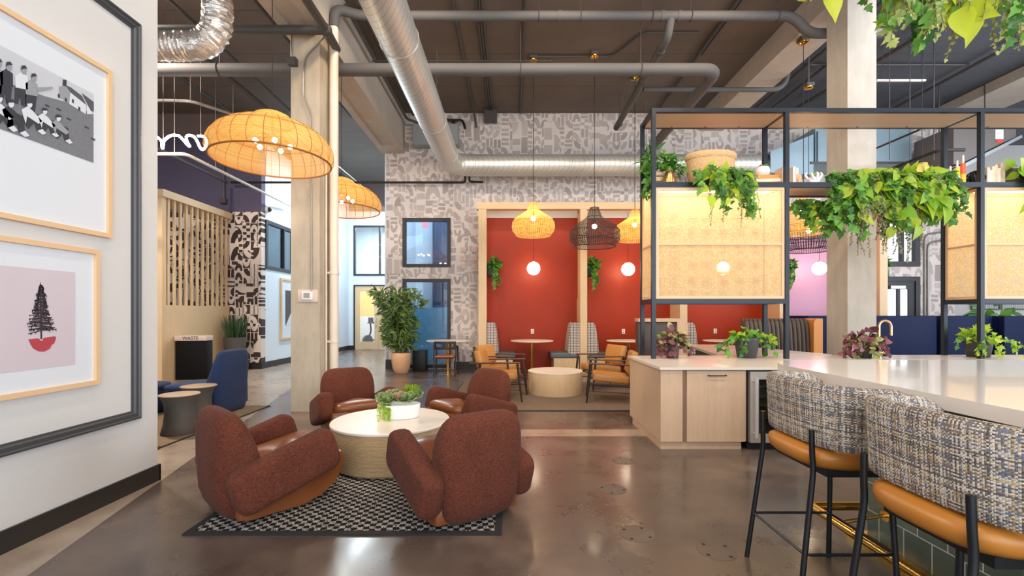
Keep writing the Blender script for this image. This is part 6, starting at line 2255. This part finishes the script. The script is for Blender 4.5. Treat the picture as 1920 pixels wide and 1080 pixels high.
t = thing('flexible_duct', 'crinkled foil flexible duct with an elbow near the picture wall', 'duct', (0, 0, 0))
rng = random.Random(2)
jit = {}
def crinkle(L, th):
    k = (round(L * 60), round(th * 6))
    if k not in jit:
        jit[k] = rng.uniform(-1, 1)
    return 0.168 + 0.007 * math.sin(L * 120) + 0.010 * jit[k]
pts = []
y = 5.75
path = [(X(200, y), Z(87, y)), (X(380, y), Z(86, y)), (X(407, y), Z(60, y)), (X(408, y), Z(-20, y)), (X(408, y), CEIL - 0.012)]
fine = []
base_pts = [Vector((a, y, b_)) for a, b_ in path]
tmp = MB()
fl = [base_pts[0]]
for i in range(1, len(base_pts) - 1):
    a, b_, c = base_pts[i - 1:i + 2]
    l = min((a - b_).length, (c - b_).length) * 0.48
    p1, p2 = b_ + (a - b_).normalized() * l, b_ + (c - b_).normalized() * l
    for k in range(9):
        tt = k / 8
        fl.append(p1 * (1 - tt) ** 2 + b_ * 2 * tt * (1 - tt) + p2 * tt * tt)
fl.append(base_pts[-1])
for a, b_ in zip(fl, fl[1:]):
    n_ = max(1, int((b_ - a).length / 0.017))
    for k in range(n_):
        fine.append(a.lerp(b_, k / n_))
fine.append(fl[-1])
mb = MB(); mb.tube(fine, crinkle, 26); mb.build('foil_sleeve', M_foil, t, 25)

GPI = 'painted pipes under the deck'
YP = 6.72
t = thing('sprinkler_pipe', 'dark pipe from the picture wall across the top of the concrete column', 'pipe', (0, 0, 0), 0, GPI)
zA = Z(56, YP)
mb = MB(); mb.tube([(-12, YP, zA), (-2.80, YP, zA)], 0.066, 16); mb.build('pipe_run', M_pipedark, t)
hangers(t, [(-4.6, YP, zA)], 0.066)
t = thing('sprinkler_pipe', 'dark pipe running overhead toward the viewer beside the concrete beam', 'pipe', (0, 0, 0), 0, GPI)
mb = MB(); mb.tube([(-2.757, -3.5, zA), (-2.757, YP + 0.05, zA), (-2.80, 7.25, zA + 0.02)], 0.062, 16, 0.1); mb.build('pipe_run', M_pipedark, t)
mb = MB(); mb.ball((-2.76, YP, zA), 0.09, 16, 10); mb.build('coupling', M_pipedark, t)
t = thing('standpipe', 'white painted standpipe beside the concrete column', 'pipe', (-2.835, 7.22, 0))
mb = MB(); mb.cyl((0, 0, 0), (0, 0, Z(52, 7.22)), 0.068, 24); mb.build('pipe_run', M_pipewhite, t)
for py in (640, 512):
    mb = MB(); z_ = Z(py, 7.22); mb.cyl((0, 0, z_ - 0.02), (0, 0, z_ + 0.02), 0.078, 24); mb.box(-0.10, 0.0, -0.06, -0.045, z_ - 0.015, z_ + 0.015); mb.build('pipe_clamp', M_pipewhite, t)
mb = MB(); mb.cyl((-0.088, -0.09, 0), (-0.088, -0.09, 4.2), 0.014, 8); mb.build('side_conduit', M_pipewhite, t)
t = thing('drain_pipe', 'grey pipe across the ceiling ending in an elbow at the pale column', 'pipe', (0, 0, 0), 0, GPI)
YR, zR, zR2 = 7.6, Z(30, 7.6), Z(63, 7.6)
mb = MB(); mb.tube([(-2.835, 7.22, Z(52, 7.22)), (-2.835, 7.24, zR - 0.12), (-2.5, YR, zR), (4.70, YR, zR), (4.98, YR, zR2), (6.2, YR, zR2)], 0.078, 20, 0.16, 6); mb.build('pipe_run', M_pipe, t)
hangers(t, [(0.45, YR, zR), (1.15, YR, zR), (2.35, YR, zR), (3.0, YR, zR), (4.45, YR, zR)], 0.078)
for x in (0.8, 2.52, 2.8):
    mb = MB(); mb.cyl((x - 0.03, YR, zR), (x + 0.03, YR, zR), 0.086, 20); mb.build('coupling', M_pipe, t)
YQ, zQ = 7.75, Z(131, 7.75)
t = thing('sprinkler_pipe', 'thick grey pipe across the room turning back toward the papered wall', 'pipe', (0, 0, 0), 0, GPI)
mb = MB(); mb.tube([(-12, YQ, zQ), (3.52, YQ, zQ), (3.52, YB, zQ)], 0.105, 22, 0.26, 8); mb.build('pipe_run', M_pipe, t)
hangers(t, [(-5.0, YQ, zQ), (-7.4, YQ, zQ), (0.15, YQ, zQ), (2.2, YQ, zQ)], 0.105)
mb = MB(); mb.tube([(-2.4, YQ + 0.02, zQ + 0.16), (0.7, YQ + 0.02, zQ + 0.16)], 0.013, 6); mb.build('strapped_conduit', M_dark, t)
t = thing('drain_pipe', 'slanting cast pipe running back below the grey pipe, open end by the wallpaper', 'pipe', (0, 0, 0), 0, GPI)
mb = MB(); mb.tube([(2.66, YR, zR - 0.02), (2.66, 7.75, 6.22), (2.62, 11.4, 6.17)], 0.072, 18, 0.15); mb.build('pipe_run', M_pipe, t)
for y in (8.1, 9.2, 10.4, 11.2):
    mb = MB(); mb.cyl((2.65, y - 0.03, 6.2), (2.65, y + 0.03, 6.2), 0.082, 18); mb.build('coupling', M_pipedark, t)
hangers(t, [(2.64, 9.7, 6.19), (2.63, 11.1, 6.175)], 0.072)
t = thing('sprinkler_pipe', 'black thin pipe along the papered wall below the spiral duct', 'pipe', (0, 0, 0), 0, GPI)
zk = Z(342, 12.1)
mb = MB(); mb.tube([(-7.5, 12.1, zk), (X(872, 12.1), 12.1, zk), (X(872, 12.1), 12.1, zk + 0.16)], 0.03, 10, 0.06); mb.tube([(X(880, 12.1), 12.1, zk + 0.16), (X(880, 12.1), 12.1, zk + 0.02), (X(906, 12.1), 12.1, zk + 0.01)], 0.028, 10, 0.06); mb.build('pipe_run', M_dark, t)
t = thing('electrical_conduit', 'galvanised conduit crossing in front of the white concrete beam', 'conduit', (0, 0, 0))
zc = Z(168, 9.5)
mb = MB(); mb.tube([(2.75, 9.5, zc), (5.72, 9.5, zc), (5.86, 9.52, CEIL)], 0.05, 12, 0.3, 6); mb.build('conduit_run', M_pipe, t)
GCO = 'thin conduits on the deck'
def conduit(label, lines, box=None, m_=None, hang=()):
    t = thing('electrical_conduit', label, 'conduit', (0, 0, 0), 0, GCO)
    mb = MB()
    for pts_, r_ in lines:
        mb.tube(pts_, r_, 8, 0.15)
    mb.build('conduit_run', m_ or M_pipedark, t)
    for h in hang:
        mb = MB(); mb.cyl(h, (h[0], h[1], CEIL), 0.006, 6); mb.build('hanger_rod', M_wire, t)
    if box:
        mb = MB(); mb.rbox(box[0], box[1], 0.01, 1); mb.build('junction_box', M_pipedark, t)
    return t
conduit('bundle of three conduits along the deck ending in a box at the wallpaper', [([(-0.62 + 0.05 * k, -3, CEIL - 0.05), (-0.62 + 0.05 * k, 12.0, CEIL - 0.05)], 0.02) for k in range(3)], ((-0.57, 12.06, CEIL - 0.16), (0.34, 0.25, 0.3)))
conduit('single conduit beside the spiral duct bending down onto the wallpaper', [([(-1.02, -3, CEIL - 0.04), (-1.02, 11.9, CEIL - 0.04), (-0.96, 12.2, CEIL - 0.4)], 0.028)])
conduit('brownish conduit down the middle of the deck', [([(0.22, 6.5, CEIL - 0.03), (0.22, 12.2, CEIL - 0.03)], 0.025)])
conduit('conduit run linking the brass pendant canopies', [([(0.45, 9.5, CEIL - 0.03), (2.1, 9.5, CEIL - 0.03), (2.5, 8.7, CEIL - 0.03), (3.6, 8.7, CEIL - 0.03)], 0.018)])
conduit('pair of conduits slanting back between the grey pipe and the pale beam', [([(3.86, -3, CEIL - 0.06), (3.86, 12.2, CEIL - 0.06)], 0.03), ([(3.94, 6, CEIL - 0.05), (3.94, 9.4, CEIL - 0.05)], 0.018)])
conduit('paired conduits beside the concrete beam over the lounge', [([(-2.75, 7.5, 6.6), (-2.75, 11.9, 6.6), (-2.3, 12.15, 6.55)], 0.035), ([(-2.6, 7.7, 6.78), (-2.6, 12.0, 6.78)], 0.055)])
conduit('slanting pipe over the slat screen beyond the picture wall', [([(-5.3, 4, 6.35), (-5.3, 12.2, 6.35)], 0.03)])
conduit('second slanting pipe over the slat screen, farther from the picture wall', [([(-7.0, 4, 6.5), (-7.0, 12.2, 6.5)], 0.04)])
conduit('pipe over the lounge nearest the concrete column', [([(-4.1, 4, 6.5), (-4.1, 11.5, 6.5)], 0.028)])
conduit('curved cable bundle slung above the neon sign', [([Vector((-9.5, 8.6, 5.25)), Vector((X(300, 8.6), 8.6, Z(188, 8.6))), Vector((X(360, 8.6), 8.6, Z(190, 8.6))), Vector((X(460, 9.6), 9.6, Z(222, 9.6))), Vector((X(560, 12), 12.0, Z(275, 12)))], 0.03)], None, M_conduit, [Vector((X(357, 8.6), 8.6, Z(189, 8.6))), Vector((X(437, 9.4), 9.4, Z(214, 9.4)))])
conduit('pale bent pipe below the neon sign running to the white corridor', [([Vector((-9.5, 8.5, Z(289, 8.5))), Vector((X(345, 8.5), 8.5, Z(289, 8.5))), Vector((X(355, 8.7), 8.7, Z(292, 8.7))), Vector((X(545, 13.6), 13.6, Z(386, 13.6)))], 0.032)], None, M_pipewhite, [Vector((X(327, 8.5), 8.5, Z(288, 8.5))), Vector((X(404, 9.75), 9.75, Z(311.5, 9.75))), Vector((X(509, 12.5), 12.5, Z(367, 12.5)))])
conduit('dark slanting pipe under the pale bent pipe', [([Vector((-6.6, 6.5, 4.62)), Vector((X(425, 12.0), 12.0, Z(342, 12.0)))], 0.035)])
conduit('dark drop with a small box above the ink patterned wallpaper', [([Vector((X(420, 12.24), 12.24, Z(300, 12.24))), Vector((X(420, 12.24), 12.24, Z(372, 12.24)))], 0.022)], (Vector((X(419, 12.24), 12.24, Z(377, 12.24))), (0.16, 0.1, 0.13)))
conduit('slanting conduit under the dark deck right of the pale column', [([(7.2, 12.2, CEIL - 0.16), (8.6, 3.0, CEIL - 0.16)], 0.045)])
conduit('conduit along the dark deck beyond the pale column, toward the far beam', [([(9.9, -2, CEIL - 0.1), (9.9, 12.2, CEIL - 0.1)], 0.035), ([(6.4, 9.8, CEIL - 0.04), (9.86, 9.8, CEIL - 0.04)], 0.025)])
conduit('twin conduits below the pale beam over the woven lamps', [([(6.33, 4, CEIL - 0.1), (6.33, 12.2, CEIL - 0.1)], 0.04), ([(6.75, 4, CEIL - 0.1), (6.75, 12.2, CEIL - 0.1)], 0.035)])
conduit('cool blue lit pipe behind the second dome lamp', [([(-5.9, 8.0, 6.4), (-4.6, 17.5, 5.4)], 0.05)])
t = thing('strip_light', 'thin pale strip light hanging right of the pale column', 'strip light', (0, 0, 0))
zs_ = Z(151, 9.0)
mb = MB(); mb.rbox(((X(1643, 9) + X(1735, 9)) / 2, 9.0, zs_), (X(1735, 9) - X(1643, 9), 0.05, 0.035), 0.005, 1); mb.build('body', M_plate, t)
for x in (X(1655, 9), X(1732, 9)):
    mb = MB(); mb.cyl((x, 9.0, zs_), (x, 9.0, CEIL), 0.006, 6); mb.build('hanger_rod', M_pipedark, t)

# duct box behind the spiral duct, air handler at the right
t = thing('duct_box', 'grey sheet metal box behind the elbow of the spiral duct', 'duct box', (0, 0, 0))
mb = MB(); mb.rbox(((X(776, 12.1) + X(860, 12.1)) / 2, 12.08, Z(256, 12.1)), (X(860, 12.1) - X(776, 12.1), 0.3, 0.55), 0.006, 1); mb.build('casing', M_sheet, t)
mb = MB()
mb.tube([(X(835, 12.1), 12.1, Z(222, 12)), (X(868, 12.1), 12.1, Z(222, 12)), (X(872, 12.1), 12.1, Z(238, 12))], 0.035, 8, 0.1)
mb.tube([(X(848, 12.1), 12.1, Z(221, 12)), (X(855, 12.1), 12.1, Z(236, 12))], 0.035, 8)
mb.build('refrigerant_pipe', M_dark, t)
t = thing('air_handler', 'taupe ceiling air handler with white and red stickers', 'air handler', (0, 0, 0))
ya = 10.2
x0, x1 = X(1788, ya), X(1905, ya)
mb = MB(); mb.prism([(x0, Z(236, ya)), (x1, Z(236, ya)), (x1, Z(258, ya)), (X(1880, ya), Z(268, ya)), (X(1800, ya), Z(308, ya)), (x0, Z(308, ya))], ya, ya + 1.0, lambda a, b_, h: (a, h, b_)); mb.build('casing', M_unit, t, smooth=0)
for px in (1800, 1890):
    mb = MB(); mb.cyl((X(px, ya), ya + 0.5, Z(240, ya)), (X(px, ya), ya + 0.5, CEIL), 0.012, 8); mb.build('hanger_rod', M_pipedark, t)
mb = MB(); mb.prism([(X(1785, ya), Z(318, ya)), (X(1912, ya), Z(254, ya)), (X(1914, ya), Z(259, ya)), (X(1787, ya), Z(324, ya))], ya - 0.04, ya + 0.2, lambda a, b_, h: (a, h, b_)); mb.build('support_rail', M_sheet, t, smooth=0)
mb = MB(); mb.box(X(1866, ya), X(1881, ya), ya - 0.006, ya, Z(261, ya), Z(243, ya)); mb.build('white_sticker', M_plate, t, smooth=0)
mb = MB(); mb.box(X(1868, ya), X(1879, ya), ya - 0.007, ya - 0.001, Z(268, ya), Z(261, ya)); mb.build('red_sticker', M_redlabel, t, smooth=0)
t = thing('duct_box', 'blue grey air box left of the pale column behind the shelving', 'duct box', (0, 0, 0))
mb = MB(); mb.box(X(1514, 11.5), X(1690, 11.5), 11.2, 12.1, Z(312, 11.5), Z(248, 11.5)); mb.build('casing', M_sheetblue, t, smooth=0)
mb = MB(); mb.box(X(1514, 11.3), X(1690, 11.3), 11.18, 11.2, Z(310, 11.3), Z(306, 11.3)); mb.box(X(1526, 11.3), X(1528, 11.3), 11.18, 11.2, Z(306, 11.3), Z(250, 11.3)); mb.build('access_seam', M_trim, t, smooth=0)
t = thing('air_duct', 'grey rectangular duct running back on hanger rods right of the pale column', 'duct', (0, 0, 0))
mb = MB(); mb.prism([(X(1680, 11.9), Z(300, 11.9)), (X(1762, 11.9), Z(275, 11.9)), (X(1785, 11.9), Z(258, 11.9)), (X(1785, 11.9), Z(292, 11.9)), (X(1680, 11.9), Z(322, 11.9))], 11.7, 12.15, lambda a, b_, h: (a, h, b_)); mb.build('casing', M_sheet, t, smooth=0)
for px in (1706, 1751):
    mb = MB(); mb.cyl((X(px, 11.9), 11.9, Z(296, 11.9)), (X(px, 11.9), 11.9, CEIL), 0.012, 8); mb.build('hanger_rod', M_pipedark, t)
t = thing('cable_tray', 'thin black rails slanting down on rods above the leafy planters', 'cable rail', (0, 0, 0))
mb = MB(); mb.tube([(X(1643, 9.4), 9.4, Z(278, 9.4)), (X(1725, 8.2), 8.2, Z(243, 8.2))], 0.02, 8); mb.tube([(X(1645, 9.2), 9.2, Z(327, 9.2)), (X(1762, 8.2), 8.2, Z(281, 8.2)), (X(1808, 8.2), 8.2, Z(281, 8.2))], 0.03, 8, 0.1)
mb.build('rails', M_dark, t)
for px in (1668, 1706, 1751):
    y = 8.9
    mb = MB(); mb.cyl((X(px, y), y, Z(300, y)), (X(px, y), y, CEIL), 0.008, 6); mb.build('hanger_rod', M_pipedark, t)
t = thing('wall_conduit', 'pair of bent conduits on the papered wall right of the exit door', 'conduit', (0, YB - 0.03, 0))
mb = MB()
for a, b_ in ((1732, 440), (1738, 455)):
    mb.tube([(X(a, YB), 0, 0.2), (X(a, YB), 0, Z(b_, YB)), (X(a + 30, YB), 0, Z(b_ - 4, YB))], 0.025, 8, 0.18)
mb.build('conduit_run', M_conduit, t)

# added glowing box for the reflected exit sign, and gym kit behind the glass
t = thing('exit_reflection', 'red glowing box for an exit sign reflected in the upper papered wall window', 'sign', (X(797, 14.5), 14.5, Z(421, 14.5)))
mb = MB(); mb.rbox((0, 0, 0), (0.17, 0.05, 0.2), 0.01, 1); mb.build('face', M_exit_reflection, t)
mb = MB(); mb.cyl((0, 0, 0.11), (0, 0, 2.6), 0.01, 6); mb.build('hanger_rod', M_pipedark, t)
for i, (y, zz) in enumerate(((20.2, 4.55), (21.6, 4.2))):
    t = thing('tube_light', ['nearer cool tube light seen through the far upper window', 'farther cool tube light seen through the far upper window'][i], 'tube light', (-5.6, y, zz), 0, 'tube lights in the far room')
    mb = MB(); mb.rbox((0, 0, 0), (1.5, 0.09, 0.05), 0.02, 2); mb.build('tube', M_tube, t)
    for x in (-0.6, 0.6):
        mb = MB(); mb.cyl((x, 0, 0.02), (x, 0, CEIL - zz), 0.006, 6); mb.build('hanger_rod', M_wire, t)
GM = 'exercise bikes behind the far door'
def make_bike(name, label):
    t = thing(name, label, 'exercise bike', group=GM)
    mb = MB(); mb.cyl((-0.05, 0.3, 0.3), (0.05, 0.3, 0.3), 0.26, 28); mb.build('flywheel', M_trim, t)
    mb = MB(); mb.tube([(0, 0.3, 0.3), (0, 0.1, 0.75), (0, 0.15, 1.1)], 0.035, 8, 0.1); mb.tube([(0, 0.3, 0.3), (0, -0.4, 0.35), (0, -0.45, 0.85)], 0.035, 8, 0.1); mb.cyl((-0.3, 0.45, 0.03), (0.3, 0.45, 0.03), 0.03, 8); mb.cyl((-0.3, -0.5, 0.03), (0.3, -0.5, 0.03), 0.03, 8); mb.cyl((0, 0.45, 0.03), (0, -0.5, 0.03), 0.03, 8); mb.cyl((0, 0.3, 0.3), (0, 0.45, 0.03), 0.03, 8); mb.build('frame', M_dark, t)
    mb = MB(); mb.rbox((0, -0.45, 0.88), (0.2, 0.28, 0.07), 0.03, 2); mb.build('saddle', M_dark, t)
    mb = MB(); mb.rbox((0, 0.12, 1.22), (0.3, 0.05, 0.22), 0.02, 2); mb.build('console', M_trim, t)
    mb = MB(); mb.tube([(-0.25, -0.05, 1.1), (-0.2, 0.15, 1.08), (0.2, 0.15, 1.08), (0.25, -0.05, 1.1)], 0.02, 8, 0.06); mb.build('handlebar', M_dark, t)
    return t
bk = make_bike('exercise_bike', 'exercise bike nearest behind the glass of the far door')
bk.location = (-6.2, 20.2, 0); bk.rotation_euler = (0, 0, R(150))
dup(bk, (-6.5, 21.9, 0), R(200), 'exercise bike farther back behind the far door', GM)
dup(bk, (-5.1, 21.2, 0), R(160), 'exercise bike behind the second leaf of the far door', GM)

# ------------------------------------------------------------------ hanging planters over the bar
def hang_thing(label, x, y, z, L, seed, specs):
    t = thing('hanging_planter', label, 'planter', (x, y, z))
    mb = MB(); mb.rbox((0, 0, 0.09), (L, 0.24, 0.18), 0.012, 2); mb.build('trough', M_pot, t)
    for s in (-L * 0.4, L * 0.4):
        mb = MB(); mb.cyl((s, 0, 0.17), (s, 0, CEIL - z), 0.007, 6); mb.build('hanging_wire', M_wire, t)
    r_ = random.Random(seed)
    for nm, m_, ol, Lf, n, d0, d1, step, xa, xb, kk in specs:
        mb = MB(); runs = []
        for i in range(n):
            xx = xa + (xb - xa) * r_.random()
            pts = vine_pts(r_, (xx, r_.uniform(-0.1, 0.05), 0.17), (r_.uniform(-0.14, 0.14), r_.uniform(-0.25, -0.08), 0), r_.uniform(d0, d1), 10, 0.04, r_.uniform(0.02, 0.1))
            leaves_along(mb, r_, pts, ol, Lf, step, (0, -0.75, -0.55), kk, 0.8)
            runs.append(pts)
        add_stems(runs, mb.build(nm, m_, t, 60, fix=False))
    return t


hang_thing('long hanging planter of lime and ivy trails high above the bar', 3.25, 3.62, 4.38, 1.3, 61, [
    ('acid_foliage', M_l_acid, HEART, 0.25, 16, 0.45, 0.85, 0.17, -0.2, 0.62, 0.75),
    ('ivy_foliage', M_l_ivy, IVY, 0.095, 16, 0.6, 1.02, 0.055, -0.55, 0.6, 1.0),
    ('pale_ivy_foliage', M_l_olive, IVY, 0.085, 14, 0.6, 1.02, 0.055, -0.45, 0.6, 1.0),
    ('fine_foliage', M_l_olive, BEAD, 0.028, 24, 0.7, 1.06, 0.02, -0.4, 0.65, 1.0)])
hang_thing('hanging planter of two broad yellow green leaves by the pale beam', 2.36, 3.66, 4.42, 0.3, 62, [
    ('acid_foliage', M_l_acid, HEART, 0.22, 6, 0.55, 0.76, 0.2, -0.12, 0.08, 0.8)])
hang_thing('hanging planter of fine pale trails at the far end above the bar', 4.30, 3.7, 4.38, 0.5, 63, [
    ('fine_foliage', M_l_olive, BEAD, 0.03, 16, 0.8, 1.13, 0.02, -0.22, 0.2, 1.0),
    ('pale_ivy_foliage', M_l_olive, IVY, 0.07, 4, 0.8, 1.2, 0.06, -0.2, 0.2, 1.0)])
